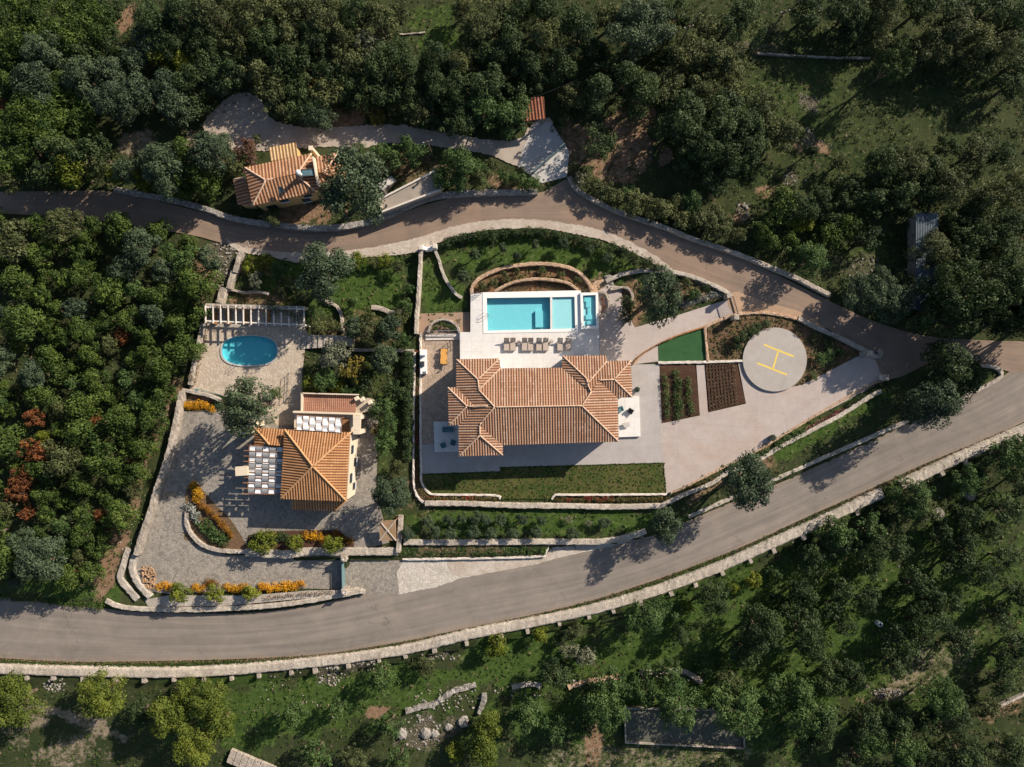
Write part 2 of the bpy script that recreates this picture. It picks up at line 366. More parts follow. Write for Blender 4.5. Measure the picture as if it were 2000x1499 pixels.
WOOD = m_plain('brown_wood', (0.26, 0.13, 0.065), 0.7, 0.2, 0.2, 2)
ORANGEW = m_plain('orange_wood', (0.62, 0.32, 0.08), 0.6, 0.3, 0.1, 2)
FABRIC = m_plain('taupe_fabric', (0.44, 0.37, 0.32), 0.9, 0.1, 0.06, 4)
TOWEL = m_plain('white_towel', (0.78, 0.76, 0.74), 0.9, 0.1, 0.04, 4)
CLOTH = m_plain('white_cloth', (0.76, 0.77, 0.79), 0.9, 0.1, 0.04, 2)
CLOTHG = m_plain('grey_cloth', (0.24, 0.245, 0.26), 0.9, 0.1, 0.06, 2)
GLASS = m_plain('window_glass', (0.03, 0.05, 0.06), 0.08, 0.6, 0.1, 2)
GLASSB = m_plain('skylight_glass', (0.07, 0.13, 0.16), 0.1, 0.6, 0.2, 1.2)
YPAINT = m_plain('yellow_paint', (0.74, 0.55, 0.12), 0.7, 0.2, 0.12, 1.5)
SOIL = m_ground3('dark_soil', (0.085, 0.045, 0.03), (0.12, 0.065, 0.042), (0.055, 0.03, 0.02), 0.5, 3, 9, 0.8)
SOILR = m_ground3('garden_soil', (0.17, 0.10, 0.06), (0.12, 0.095, 0.045), (0.24, 0.15, 0.095), 0.35, 2.0, 8, 0.7)
LAWN = m_ground3('lawn_grass', (0.05, 0.085, 0.018), (0.105, 0.115, 0.034), (0.15, 0.11, 0.05), 0.22, 1.2, 7, 0.9)
TURF = m_plain('artificial_turf', (0.036, 0.095, 0.038), 0.95, 0.1, 0.12, 0.9)
BARK = m_plain('bark', (0.13, 0.10, 0.075), 0.95, 0.1, 0.3, 4)
DEADW = m_plain('weathered_timber', (0.30, 0.15, 0.06), 0.8, 0.15, 0.25, 3)
ROCK = m_ground3('pale_rock', (0.34, 0.315, 0.285), (0.45, 0.42, 0.38), (0.22, 0.20, 0.175), 0.8, 2.0, 6, 0.9)
BASIN = m_basin('pool_tiles', (0.20, 0.58, 0.65), (0.30, 0.69, 0.74))
BASINP = m_basin('pale_pool_tiles', (0.42, 0.70, 0.73), (0.50, 0.76, 0.78))
BASIN2 = m_basin('blue_pool_tiles', (0.09, 0.50, 0.58), (0.20, 0.63, 0.69))
WATER = m_water('pool_water', (0.82, 0.96, 0.98))
L = {
 'olive': m_leaf('olive_leaves', (0.038, 0.064, 0.036), (0.10, 0.142, 0.08)),
 'maquis': m_leaf('maquis_leaves', (0.027, 0.058, 0.012), (0.10, 0.150, 0.030)),
 'ever': m_leaf('evergreen_leaves', (0.021, 0.043, 0.016), (0.070, 0.106, 0.038)),
 'drab': m_leaf('drab_leaves', (0.052, 0.068, 0.024), (0.135, 0.155, 0.062)),
 'lime': m_leaf('lime_leaves', (0.08, 0.115, 0.012), (0.22, 0.25, 0.03)),
 'pepper': m_leaf('pepper_leaves', (0.055, 0.088, 0.012), (0.16, 0.195, 0.032)),
 'bright': m_leaf('bright_leaves', (0.032, 0.072, 0.020), (0.098, 0.158, 0.050)),
 'pale': m_leaf('pale_leaves', (0.10, 0.115, 0.07), (0.28, 0.29, 0.20)),
 'red': m_leaf('rust_leaves', (0.10, 0.04, 0.018), (0.25, 0.095, 0.036)),
 'gold': m_leaf('gold_leaves', (0.11, 0.10, 0.02), (0.25, 0.20, 0.04)),
 'orange': m_leaf('orange_flowers', (0.36, 0.17, 0.012), (0.80, 0.42, 0.02)),
 'rustflower': m_leaf('rust_flowers', (0.13, 0.07, 0.012), (0.32, 0.15, 0.02)),
 'flowers': m_leaf('red_flowers', (0.09, 0.09, 0.03), (0.20, 0.15, 0.06), (0.45, 0.03, 0.035)),
 'pink': m_leaf('pink_flowers', (0.16, 0.09, 0.08), (0.30, 0.17, 0.15), (0.40, 0.06, 0.09)),
 'magenta': m_leaf('magenta_flowers', (0.09, 0.05, 0.04), (0.15, 0.09, 0.05), (0.35, 0.03, 0.16)),
 'grass': m_leaf('grass_blades', (0.036, 0.076, 0.014), (0.09, 0.142, 0.034)),
 'silver': m_leaf('silver_leaves', (0.20, 0.23, 0.22), (0.42, 0.45, 0.42)),
 'lav': m_leaf('lavender_leaves', (0.045, 0.075, 0.040), (0.10, 0.14, 0.085)),
 'dry': m_leaf('dry_leaves', (0.16, 0.11, 0.07), (0.30, 0.22, 0.15)),
}
# ------------------------------------------------------------------ the ground, one sheet out to the horizon
SOILPATCH = [  # px, py, rx, ry, angle(deg), channel(0 soil, 1 lush, 2 rock, 3 dry), amount
 (1232,268,66,17,-57,0,1),(1220,290,75,60,0,0,.75),(1150,265,60,30,0,0,.6),(1130,310,30,40,0,0,.6),(690,232,40,18,-35,0,.8),(247,32,38,11,-62,0,.9),(660,230,30,14,0,0,.6),
 (62,315,30,12,-60,0,.7),(265,285,34,24,0,3,1),(390,283,30,24,0,3,1),(30,352,60,8,-12,0,.5),
 (225,1060,24,90,18,0,.8),(265,960,16,60,15,0,.6),(200,1115,50,12,-25,0,.5),(300,850,12,60,18,0,.5),(330,790,20,50,15,0,.5),
 (430,510,28,32,0,2,.7),(455,480,25,12,0,2,.7),(400,540,25,40,-10,0,.6),
 (120,1395,70,8,12,3,.9),(200,1425,60,10,22,3,.8),(75,1410,25,10,0,3,.8),(130,1470,60,30,0,3,.45),(40,1440,30,30,0,3,.3),
 (1160,1470,14,50,4,0,.8),(1160,1447,16,14,0,0,1),(735,1392,30,10,-20,0,.9),(640,1320,20,16,0,2,.8),(700,1300,40,12,-20,2,.7),(860,1280,30,8,-15,2,.6),
 (820,1430,40,30,0,2,.75),(880,1420,30,16,-30,2,.7),(785,1430,15,20,0,2,.7),(1480,95,60,14,0,2,.4),
 (1583,200,22,20,20,2,.7),(1580,265,14,20,0,2,.8),(1605,290,26,9,40,0,.9),(1560,285,14,8,0,0,.7),(1545,350,20,14,-40,2,.5),(1500,375,26,8,0,0,.7),(1452,405,12,12,0,2,.8),(1438,425,18,8,0,0,.9),(1595,328,5,9,0,2,.7),
 (1735,1353,34,9,-25,2,.7),(1690,1370,20,8,0,0,.4),(1750,1340,60,14,-30,3,.5),(1960,1385,50,14,-20,0,.5),(1655,1480,26,18,0,0,.6),
 (1690,520,36,26,0,2,.45),(1700,500,50,40,0,1,.4),(1550,80,90,20,0,1,.3),(1560,200,100,80,0,1,.35),
 (860,55,55,45,0,1,.55),(850,85,60,16,0,1,.7),(1900,250,110,110,0,1,.15),
 (640,1370,260,60,-8,1,.8),(1000,1290,120,50,-10,1,.9),(1280,1250,180,60,-22,1,.9),(450,1330,140,16,0,1,.7),(1420,1150,60,60,0,1,.8),(1660,1250,60,60,0,1,.6),(1800,1300,120,40,-30,3,.35),(1250,1480,200,24,0,3,.35),(1720,1320,120,40,0,1,.5),
 (120,1150,140,14,4,1,1),(215,1150,30,40,0,1,.8),
 (640,540,170,50,0,1,.8),(730,560,80,60,0,1,.7),(500,520,40,20,0,0,.4),(500,585,60,12,0,0,.5),(700,650,90,40,0,0,.35),(640,590,30,30,0,1,.6),
 (1050,500,190,50,0,1,.85),(860,575,40,45,0,1,.9),(960,550,30,14,0,0,.4),(1040,550,80,10,0,0,.6),(1145,560,24,12,0,0,.9),(1180,555,14,16,0,0,.9),(1120,470,90,8,10,0,.35),
 (1330,575,70,20,0,0,.9),(1380,580,30,14,0,0,.6),(1260,560,60,30,0,1,.6),(1230,590,20,40,0,0,.7),
 (1030,1020,250,26,0,1,.9),(900,1078,110,9,0,0,.4),(1040,1060,160,6,0,0,.5),(1560,860,120,20,-32,1,.9),(1670,800,60,20,-30,1,.9),(1490,910,36,18,-30,0,.6),(1500,880,90,6,-30,0,.6),(1400,950,60,6,-30,0,.6),
 (1880,760,60,22,-30,1,.4),(820,965,22,40,0,0,.5),(815,820,7,140,0,0,.6),
 (720,800,70,110,0,1,.35),(400,780,40,14,0,0,.5),(410,1020,50,50,0,0,.6),(560,1060,120,14,0,0,.6),(1230,600,22,44,0,0,.8),
 (540,430,60,14,5,0,.6),(600,420,60,20,0,0,.7),(960,350,70,12,20,0,.5),(800,330,60,30,0,0,.4),
 (1650,520,30,20,0,2,.3),(1990,100,60,60,0,1,.1),
]
SOILPATCH += [(1480,1270,480,190,-12,1,.7),(1650,230,260,230,0,1,.22),(1880,1150,160,160,-20,1,.5),(1900,250,120,160,0,1,.15),(720,570,70,50,0,1,1)]
for i in range(26):   # weeds and red earth on the strip between the lower road and the long wall
    px_ = 20+i*76; yb_ = interp(YB, px_)-26
    SOILPATCH.append((px_, yb_-4, 34, 4, 0, 0 if i % 3 else 1, .8))
rg = np.random.RandomState(5)
def vnoise(xs, ys, seed, s):
    r = np.random.RandomState(seed); N = 256; t = r.rand(N, N)
    x = xs/s; y = ys/s; xi = np.floor(x).astype(int); yi = np.floor(y).astype(int); fx = x-xi; fy = y-yi
    fx = fx*fx*(3-2*fx); fy = fy*fy*(3-2*fy); g = lambda a, b: t[a % N, b % N]
    return (g(xi, yi)*(1-fx)+g(xi+1, yi)*fx)*(1-fy)+(g(xi, yi+1)*(1-fx)+g(xi+1, yi+1)*fx)*fy
ax = [-22000,-9000,-4000,-2000,-1100,-700]+list(range(-500, 2501, 8))+[2700,3100,4000,6000,11000,24000]
ay = [-22000,-9000,-4000,-2000,-1100,-700]+list(range(-400, 1901, 8))+[2100,2500,3500,5500,11000,24000]
gx, gy = np.meshgrid(np.array(ax, float), np.array(ay, float))
zz = np.vectorize(zg)(gx, gy)
wild = vnoise(gx, gy, 1, 40)*0.7+vnoise(gx, gy, 2, 14)*0.3
zz = zz-0.10+(wild-0.5)*0.14
zz[((np.abs(gx-487)/68)**2.6+(np.abs(gy-685)/42)**2.6) < 1] = -2.5   # room for the oval pool
kk = M*(H-zz)/H
V = np.stack([(gx-1000)*kk, (749.5-gy)*kk, zz], -1).reshape(-1, 3)
ny, nx = gx.shape
idx = np.arange(nx*ny).reshape(ny, nx)
F = np.stack([idx[1:, :-1], idx[1:, 1:], idx[:-1, 1:], idx[:-1, :-1]], -1).reshape(-1, 4)
ch = np.zeros((ny, nx, 4))
dn = (vnoise(gx, gy, 7, 22)+0.5*vnoise(gx, gy, 8, 9)-0.75)*1.1
for (px_, py_, rx, ry, an, c, am) in SOILPATCH:
    a = math.radians(an); dx = gx-px_; dy = gy-py_
    u = (dx*math.cos(a)+dy*math.sin(a))/rx; v = (-dx*math.sin(a)+dy*math.cos(a))/ry
    d = np.sqrt(u*u+v*v)+dn
    ch[..., c] = np.maximum(ch[..., c], am*np.clip((1.25-d)/0.5, 0, 1))
me = bpy.data.meshes.new('ground'); me.from_pydata(V.tolist(), [], F.tolist())
at = me.attributes.new('soil', 'FLOAT_COLOR', 'POINT'); at.data.foreach_set('color', ch.reshape(-1))
me.polygons.foreach_set('use_smooth', [True]*len(me.polygons))
m, nt, b = newmat('wild_ground', 0.95, 0.1); p = pos(nt)
att = nt.nodes.new('ShaderNodeAttribute'); att.attribute_name = 'soil'
sp = nt.nodes.new('ShaderNodeSeparateColor'); nt.links.new(att.outputs['Color'], sp.inputs[0])
n1 = noise(nt, p, 0.18, 6, 0.65, 0.6); n2 = noise(nt, p, 1.4, 5, 0.7); n3 = noise(nt, p, 7, 4, 0.75)
a = mixc(nt, ramp(nt, n1, 0.35, 0.65), (0.032, 0.052, 0.018), (0.068, 0.084, 0.034))
a = mixc(nt, ramp(nt, n2, 0.5, 0.75), a, (0.09, 0.075, 0.042))
lush = mixc(nt, ramp(nt, n2, 0.35, 0.65), (0.037, 0.080, 0.016), (0.098, 0.148, 0.036))
soil = mixc(nt, ramp(nt, n2, 0.35, 0.7), (0.23, 0.135, 0.08), (0.36, 0.25, 0.165))
rock = mixc(nt, ramp(nt, n3, 0.5, 0.66), (0.075, 0.068, 0.04), (0.38, 0.33, 0.28))
dry = mixc(nt, ramp(nt, n2, 0.3, 0.7), (0.20, 0.16, 0.09), (0.40, 0.33, 0.25))
def msk(s): return ramp(nt, math_(nt, 'ADD', s, math_(nt, 'MULTIPLY', math_(nt, 'SUBTRACT', n2, 0.5), 1.7)), 0.2, 0.65)
a = mixc(nt, msk(sp.outputs[1]), a, lush)
a = mixc(nt, msk(sp.outputs[0]), a, soil)
a = mixc(nt, msk(sp.outputs[2]), a, rock)
a = mixc(nt, msk(att.outputs['Alpha']), a, dry)
a = mixc(nt, 0.6, a, mixc(nt, ramp(nt, n3, 0.3, 0.7), (0.4, 0.4, 0.4), (1.15, 1.15, 1.15)), 'MULTIPLY')
nt.links.new(a, b.inputs['Base Color']); bump(nt, b, n3, 0.8, 0.25)
me.materials.append(m)
g = bpy.data.objects.new('ground', me); COL.objects.link(g); tag(g, kind='structure')

# ------------------------------------------------------------------ flat sheets and slabs
import bmesh
def sheet(name, poly, z, mat, smooth=0, jag=0.0, cut=False, kind='structure', seed=1, hole=None):
    """a surface laid on the ground; z a number or f(px, py)"""
    if smooth: poly = catmull(poly, smooth, True)
    if jag:
        r = random.Random(seed); n = max(8, int(plen(poly+[poly[0]])/5)); poly = resample(list(poly)+[poly[0]], n)[:-1]
        poly = [(x+r.uniform(-jag, jag), y+r.uniform(-jag, jag)) for x, y in poly]
    zf = z if callable(z) else (lambda a, b: z)
    bm = bmesh.new()
    vs = [bm.verts.new((x, -y, 0)) for x, y in list(poly)+(list(hole) if hole else [])]
    if hole:
        from mathutils.geometry import tessellate_polygon
        for t3 in tessellate_polygon([[Vector((x, -y, 0)) for x, y in poly], [Vector((x, -y, 0)) for x, y in hole]]): bm.faces.new([vs[k] for k in t3])
        bmesh.ops.recalc_face_normals(bm, faces=bm.faces[:])
    else:
        bm.faces.new(vs); bmesh.ops.triangulate(bm, faces=bm.faces[:])
    if cut:
        x0 = min(p[0] for p in poly); x1 = max(p[0] for p in poly); y0 = min(p[1] for p in poly); y1 = max(p[1] for p in poly)
        for k in range(int(x0//40)+1, int(x1//40)+1): bmesh.ops.bisect_plane(bm, geom=bm.verts[:]+bm.edges[:]+bm.faces[:], plane_co=(k*40, 0, 0), plane_no=(1, 0, 0))
        for k in range(int(y0//40)+1, int(y1//40)+1): bmesh.ops.bisect_plane(bm, geom=bm.verts[:]+bm.edges[:]+bm.faces[:], plane_co=(0, -k*40, 0), plane_no=(0, 1, 0))
    for v in bm.verts:
        px_, py_ = v.co.x, -v.co.y; v.co = P(px_, py_, zf(px_, py_))
    bmesh.ops.recalc_face_normals(bm, faces=bm.faces[:])
    if sum(f.normal.z*f.calc_area() for f in bm.faces) < 0: bmesh.ops.reverse_faces(bm, faces=bm.faces[:])
    me = bpy.data.meshes.new(name); bm.to_mesh(me); bm.free(); me.materials.append(mat)
    o = bpy.data.objects.new(name, me); COL.objects.link(o); o['kind'] = kind
    return o
def slab(name, poly, z0, z1, mat, smooth=0, parent=None, kind='structure'):
    if smooth: poly = catmull(poly, smooth, True)
    mb = MB(); mb.prism([tuple(P(x, y, z1)[:2]) for x, y in poly], z0, z1)
    o = mb.build(name, mat, parent)
    if kind and not parent: o['kind'] = kind
    return o
def road(name, left, right, zf, mat, n=60, cross=6):
    left = resample(catmull(left, 8), n); right = resample(catmull(right, 8), n); mb = MB(); d = 0
    for i in range(n):
        if i: d += math.dist(((left[i][0]+right[i][0])/2, (left[i][1]+right[i][1])/2), ((left[i-1][0]+right[i-1][0])/2, (left[i-1][1]+right[i-1][1])/2))*M
        for k in range(cross+1):
            t = k/cross; x = left[i][0]+(right[i][0]-left[i][0])*t; y = left[i][1]+(right[i][1]-left[i][1])*t
            mb.uv[len(mb.v)] = (t, d); mb.v.append(tuple(P(x, y, zf(x, y))))
    for i in range(n-1):
        for k in range(cross):
            q = i*(cross+1)+k; mb.f.append((q, q+cross+1, q+cross+2, q+1))
    o = mb.build(name, mat, smooth=True)
    nz = sum(f.normal.z for f in o.data.polygons)
    if nz < 0: o.data.flip_normals()
    o['kind'] = 'structure'; return o
ROADM = m_road('lower_asphalt', (0.285, 0.248, 0.213), (0.215, 0.187, 0.164), (0.325, 0.28, 0.238))
ROADU = m_road('upper_asphalt', (0.30, 0.22, 0.168), (0.235, 0.178, 0.14), (0.36, 0.245, 0.165))
zl = lambda x, y: zlow(x)+0.0
LN = [(-300,1130),(-120,1150),(0,1165),(100,1179),(200,1188),(260,1195),(440,1199),(560,1190),(672,1170),(790,1140),(880,1118),(1050,1092),(1180,1066),(1270,1048),(1340,1020),(1420,985),(1520,945),(1640,890),(1770,828),(1870,784),(1955,738),(2010,700),(2200,580)]
LS = [(-300,1275),(-120,1282),(0,1286),(150,1293),(330,1291),(500,1286),(640,1277),(800,1251),(918,1226),(1036,1202),(1154,1174),(1272,1136),(1394,1091),(1489,1051),(1583,1007),(1690,960),(1800,909),(1900,868),(2000,824),(2200,720)]
road('road', LN, LS, zl, ROADM, 110, 8)
UN = [(-300,380),(-100,376),(0,374),(100,374),(210,374),(300,392),(400,416),(470,433),(560,447),(620,451),(700,443),(780,418),(850,395),(920,383),(1050,378),(1110,350),(1150,385),(1250,435),(1350,470),(1450,508),(1530,543),(1620,588),(1700,625),(1800,655),(1900,664),(2000,667),(2200,667)]
US = [(-300,412),(-100,412),(0,417),(150,428),(350,455),(430,474),(480,487),(590,497),(700,490),(800,472),(900,442),(1000,431),(1090,438),(1180,456),(1260,492),(1310,526),(1420,580),(1560,612),(1620,645),(1700,690),(1735,742),(1830,705),(1900,705),(1950,718),(1985,730),(2050,715),(2200,700)]
road('road', UN, US, lambda x, y: 0.012, ROADU, 110, 6)
sheet('gravel_lane', [(395,245),(440,196),(480,180),(512,198),(530,232),(580,247),(650,250),(760,243),(850,256),(1000,276),(1045,236),(1080,240),(1030,330),(1010,326),(950,302),(870,288),(760,280),(700,292),(640,287),(560,292),(470,296),(425,278)], -0.01, YARD, 3, 2.0)
sheet('concrete_pad', [(1045,238),(1076,239),(1112,296),(1107,346),(1058,358),(1012,326),(1024,285)], 0.008, PADC, 0)
sheet('verge', [(440,466),(480,484),(590,494),(700,487),(800,469),(900,439),(1000,428),(1090,434),(1180,452),(1260,488),(1312,524),(1300,530),(1250,500),(1180,470),(1120,457),(1050,446),(960,449),(900,460),(850,477),(810,494),(700,504),(590,514),(520,500),(468,492)], 0.05, VERGE, 3, 1.2)
# villa grounds
sheet('villa_forecourt', [(822,780),(822,926),(977,921),(977,913),(1296,904),(1300,964),(1298,840),(1290,712),(1236,712),(1140,700),(1000,700),(900,700),(860,740)], 0.0, CONC)
sheet('driveway', [(1290,828),(1367,812),(1360,713),(1378,713),(1383,806),(1457,789),(1440,700),(1500,765),(1567,752),(1672,698),(1690,692),(1730,700),(1742,735),(1722,748),(1640,790),(1567,828),(1473,887),(1413,916),(1330,953),(1301,965)], 0.004, PINK)
sheet('upper_driveway', [(1170,568),(1186,556),(1212,560),(1218,600),(1240,640),(1330,614),(1425,584),(1470,590),(1560,612),(1600,640),(1590,645),(1555,625),(1500,612),(1440,615),(1376,642),(1310,664),(1288,676),(1287,676),(1287,706),(1262,709),(1240,712),(1160,712),(1160,640)], 0.008, PINK, 0)
sheet('dusty_apron', [(1420,585),(1440,570),(1500,592),(1560,608),(1612,640),(1600,646),(1556,624),(1500,613),(1440,617)], 0.022, OCHRE, 2, 1.0)
sheet('brown_path', [(818,613),(918,610),(918,650),(818,652)], 0.0, PATHB)
sheet('patio', [(822,650),(902,650),(902,726),(890,790),(890,860),(822,870)], 0.012, BROWNP)
sheet('lawn', [(823,927),(977,922),(977,914),(1296,905),(1301,964),(1085,967),(1076,975),(978,975),(968,967),(850,965),(832,956),(824,943)], 0.006, LAWN)
sheet('putting_green', [(1285,674),(1313,660),(1345,649),(1376,640),(1382,704),(1286,707)], 0.02, TURF)
sheet('garden_soil', [(926,572),(930,556),(955,538),(992,524),(1050,518),(1098,523),(1128,535),(1146,552),(1154,568),(1130,570),(960,572)], -0.012, m_ground3('terracotta_soil', (0.26, 0.135, 0.075), (0.15, 0.11, 0.05), (0.30, 0.18, 0.11), 0.5, 2.2, 8, 0.7), 3, 1.0)
sheet('stony_patch', [(1148,560),(1166,548),(1186,548),(1192,556),(1186,567),(1170,572),(1156,574)], 0.004, STONET, 2, 1.0)
sheet('vegetable_bed', [(1288,713),(1358,713),(1367,810),(1293,827)], 0.02, SOIL)
sheet('vegetable_bed', [(1376,710),(1438,707),(1456,787),(1383,805)], 0.02, SOIL)
sheet('garden_soil', [(1382,640),(1432,616),(1500,612),(1556,624),(1640,660),(1692,690),(1670,698),(1566,752),(1520,768),(1452,705),(1384,704)], -0.002, SOILR, 0)
# left estate grounds
sheet('cobbled_yard', [(348,805),(420,800),(520,812),(560,745),(585,740),(600,830),(740,790),(735,960),(760,1060),(672,1084),(480,1080),(400,1070),(372,1040),(300,1040),(285,1150),(268,1120),(268,1060),(310,940)], 0.0, COBB)
sheet('cobbled_ramp', [(270,1040),(370,1040),(400,1072),(480,1082),(676,1090),(676,1152),(600,1150),(330,1160),(285,1155),(262,1120)], lambda x, y: zramp(x)+0.006, COBB, 0, 0, True)
sheet('cobbled_apron', [(674,1093),(790,1094),(775,1118),(780,1160),(700,1162),(674,1155)], lambda x, y: zlow(x)+0.014, COBB)
sheet('pale_apron', [(774,1094),(1068,1084),(1072,1076),(1180,1062),(1262,1048),(1200,1066),(1080,1092),(1050,1102),(900,1130),(850,1148),(776,1162)], lambda x, y: zlow(x)+0.012, COBP, 0, 0.8)
sheet('pale_apron', [(870,1093),(1068,1086),(1075,1070),(1180,1061),(1130,1080),(1060,1098),(1010,1110),(900,1128),(880,1120)], lambda x, y: zlow(x)+0.022, VERGE, 0, 1.0)
HO = [(487+55.5*math.copysign(abs(math.cos(t))**(2/2.6), math.cos(t)), 685+29.5*math.copysign(abs(math.sin(t))**(2/2.6), math.sin(t))) for t in [math.pi+2*math.pi*k/56 for k in range(56)]]
sheet('pool_terrace', [(386,686),(376,730),(370,760),(430,772),(500,790),(560,770),(590,760),(590,730),(600,650),(596,640),(398,640)], 0.006, BEIGE, hole=HO)
sheet('pergola_floor', [(402,596),(596,598),(596,640),(398,640)], 0.014, STONEW)
sheet('island_soil', [(362,965),(378,940),(394,955),(420,985),(450,1015),(474,1052),(482,1078),(430,1077),(396,1067),(372,1047),(362,1025)], 0.02, SOILR, 3)
sheet('bed_soil', [(478,1084),(484,1046),(520,1038),(600,1036),(660,1036),(692,1062),(690,1076)], 0.016, SOIL, 0)
sheet('garden_path', [(555,735),(590,735),(592,830),(540,830),(520,800)], 0.01, BEIGE)
sheet('stone_strip', [(282,1172),(330,1163),(480,1164),(600,1154),(692,1152),(690,1160),(672,1162),(440,1184),(290,1186)], 0.02, STONEW)

# ------------------------------------------------------------------ walls
def wall(label, pts, wpx, z1, z0, mat, smooth=5, name='stone_wall', rough=0.05, cat='wall', group=None, batter=0.0, seed=None, closed=False, make=True):
    """pts: centre line of the wall's top in photograph pixels; z0, z1 numbers or f(px,py)"""
    r = random.Random(seed if seed is not None else int(pts[0][0]*7+pts[0][1]))
    pts = catmull(pts, smooth, closed) if smooth else list(pts)
    if closed: pts = pts+[pts[0]]
    n = max(3, int(plen(pts)*M/0.45)); pts = resample(pts, n)
    f1 = z1 if callable(z1) else (lambda a, b: z1); f0 = z0 if callable(z0) else (lambda a, b: z0)
    mb = MB(); rows = []; wd = wpx*M
    for i, (x, y) in enumerate(pts):
        za, zb = f1(x, y), f0(x, y); c = P(x, y, za)
        a = pts[max(0, i-1)]; d = pts[min(n-1, i+1)]
        t = Vector((d[0]-a[0], -(d[1]-a[1]), 0)); t = t.normalized() if t.length > 0 else Vector((1, 0, 0)); s = Vector((-t.y, t.x, 0))
        j = lambda: r.uniform(-rough, rough)
        ring = []
        for off, z in ((-0.5, zb), (-0.5, za-0.06), (-0.36, za), (0.36, za), (0.5, za-0.06), (0.5, zb)):
            bt = batter if z == zb else 0
            q = c+s*(off*wd+math.copysign(bt, off)+j()*(0.3 if z == zb else 1)); ring.append((q.x, q.y, z+(j()*0.9 if z != zb else 0)))
        rows.append(ring)
    for rg_ in rows: mb.v += rg_
    for i in range(n-1):
        for k in range(5): mb.f.append((i*6+k, i*6+k+1, (i+1)*6+k+1, (i+1)*6+k))
    mb.f.append(tuple(range(5, -1, -1))); mb.f.append(tuple((n-1)*6+k for k in range(6)))
    if not make: return mb
    o = mb.build(name, mat); me = o.data
    bm = bmesh.new(); bm.from_mesh(me); bmesh.ops.recalc_face_normals(bm, faces=bm.faces[:]); bm.to_mesh(me); bm.free()
    return tag(o, label, cat, group)
ZL = lambda d: (lambda x, y: zlow(x)+d)
wall('grey stone wall along the upper road below the small ochre house', [(222,370),(330,390),(400,408),(460,428),(530,438),(620,446),(700,438),(760,418),(800,400),(850,383),(920,377),(1050,374)], 11, 0.95, -0.2, STONEG)
wall('pale stone wall running down the far side of the upper road from the concrete pad', [(1112,345),(1130,372),(1200,410),(1300,445),(1350,465),(1430,492),(1500,520),(1560,545),(1622,577)], 9, 0.7, -0.2, STONE)
wall('curved white stone wall around the big round olive beside the pool driveway', [(1184,550),(1215,536),(1260,528),(1310,531),(1350,540),(1400,560),(1424,574)], 8, 0.6, -0.2, STONEW)
wall('outer terracotta stone arc of the planting terraces above the villa pool', [(921,577),(925,555),(950,536),(990,522),(1050,515),(1100,520),(1130,532),(1148,550),(1157,566)], 7, 0.7, -0.2, STONET)
wall('inner terracotta stone arc right above the villa pool', [(966,569),(1000,552),(1040,545),(1080,547),(1110,553),(1129,567)], 5, 0.9, -0.2, STONET)
wall('straight whitewashed wall between the two gardens, running down from the verge', [(822,486),(819,530),(817,570),(814,610),(812,652)], 7, 1.3, -0.2, STONEL, rough=0.05)
wall('thin curved white wall sweeping through the lawn left of the pool arcs', [(846,482),(856,505),(864,532),(876,556),(892,576),(902,582)], 6, 0.5, -0.2, STONEW)
wall('short curved white wall joining the two gate piers by the verge', [(824,482),(835,487),(848,481)], 7, 1.2, -0.2, WHITE, rough=0.02)
wall('topmost piece of the left estate wall, narrow, beside the verge', [(470,492),(463,512),(458,532)], 9, 1.1, -0.2, STONE, 0)
wall('second piece of the left estate wall, below its topmost piece', [(457,530),(450,548),(446,564)], 11, 0.9, -0.2, STONE, 0)
wall('broad piece of the left estate wall just above the pergola', [(437,562),(428,592)], 15, 0.8, -0.2, STONE, 0)
wall('thin wavy garden wall just above the pergola', [(440,563),(455,567),(478,572),(500,570),(525,574)], 5, 0.5, -0.2, STONE)
wall('left estate wall beside the oval pool terrace', [(397,630),(388,668),(378,712),(370,752)], 9, 1.0, -0.3, STONE)
wall('long left estate wall between the cobbled yard and the scrub', [(353,765),(341,830),(322,905),(306,950),(292,1000),(276,1045),(264,1085)], 10, 1.3, -0.3, STONE)
wall('low wall between the oval pool terrace and the cobbled yard', [(355,762),(385,768),(410,774),(428,782)], 7, 0.7, -0.2, STONEW)
wall('outer white return wall at the bottom left corner of the estate', [(250,1072),(238,1110),(234,1132),(250,1152),(268,1172)], 12, 0.3, -0.8, STONEW)
wall('inner white return wall curving below the end of the long estate wall', [(262,1085),(256,1112),(268,1140),(292,1168)], 11, 0.6, -0.5, STONEW)
wall('white retaining wall of the left estate standing over the lower road', [(206,1174),(240,1187),(330,1192),(440,1190),(560,1181),(672,1162),(705,1156)], 9, 0.22, ZL(-0.3), STONEL)
wall('curved stone edge of the orange flower island in the cobbled yard', [(364,1000),(364,1025),(374,1046),(396,1066),(430,1076),(478,1079)], 8, 0.45, -0.6, STONE)
wall('white retaining wall above the cobbled ramp under the three clipped shrubs', [(478,1080),(560,1084),(600,1078),(672,1078),(776,1078)], 15, 0.5, -1.0, STONEL, 0)
wall('upright stone wall beside the tilted bamboo roof', [(782,1008),(780,1040),(777,1080)], 9, 0.9, -0.6, STONE, 0)
wall('broad white stone wall below the villa lawn', [(830,984),(900,984),(1000,988),(1100,989),(1200,991),(1290,989)], 10, 0.7, -0.3, STONEL)
wall('white stone wall climbing from the lawn corner beside the driveway flower border', [(1288,990),(1330,970),(1390,945),(1420,925),(1480,900),(1530,870),(1600,834),(1650,807),(1700,775),(1722,764)], 8, 0.6, -0.3, STONEL)
wall('kerb of ochre stone between the villa driveway and its flower border', [(1302,967),(1330,956),(1400,920),(1475,884),(1560,832),(1640,785),(1690,757),(1724,744)], 4, 0.18, -0.1, STONET)
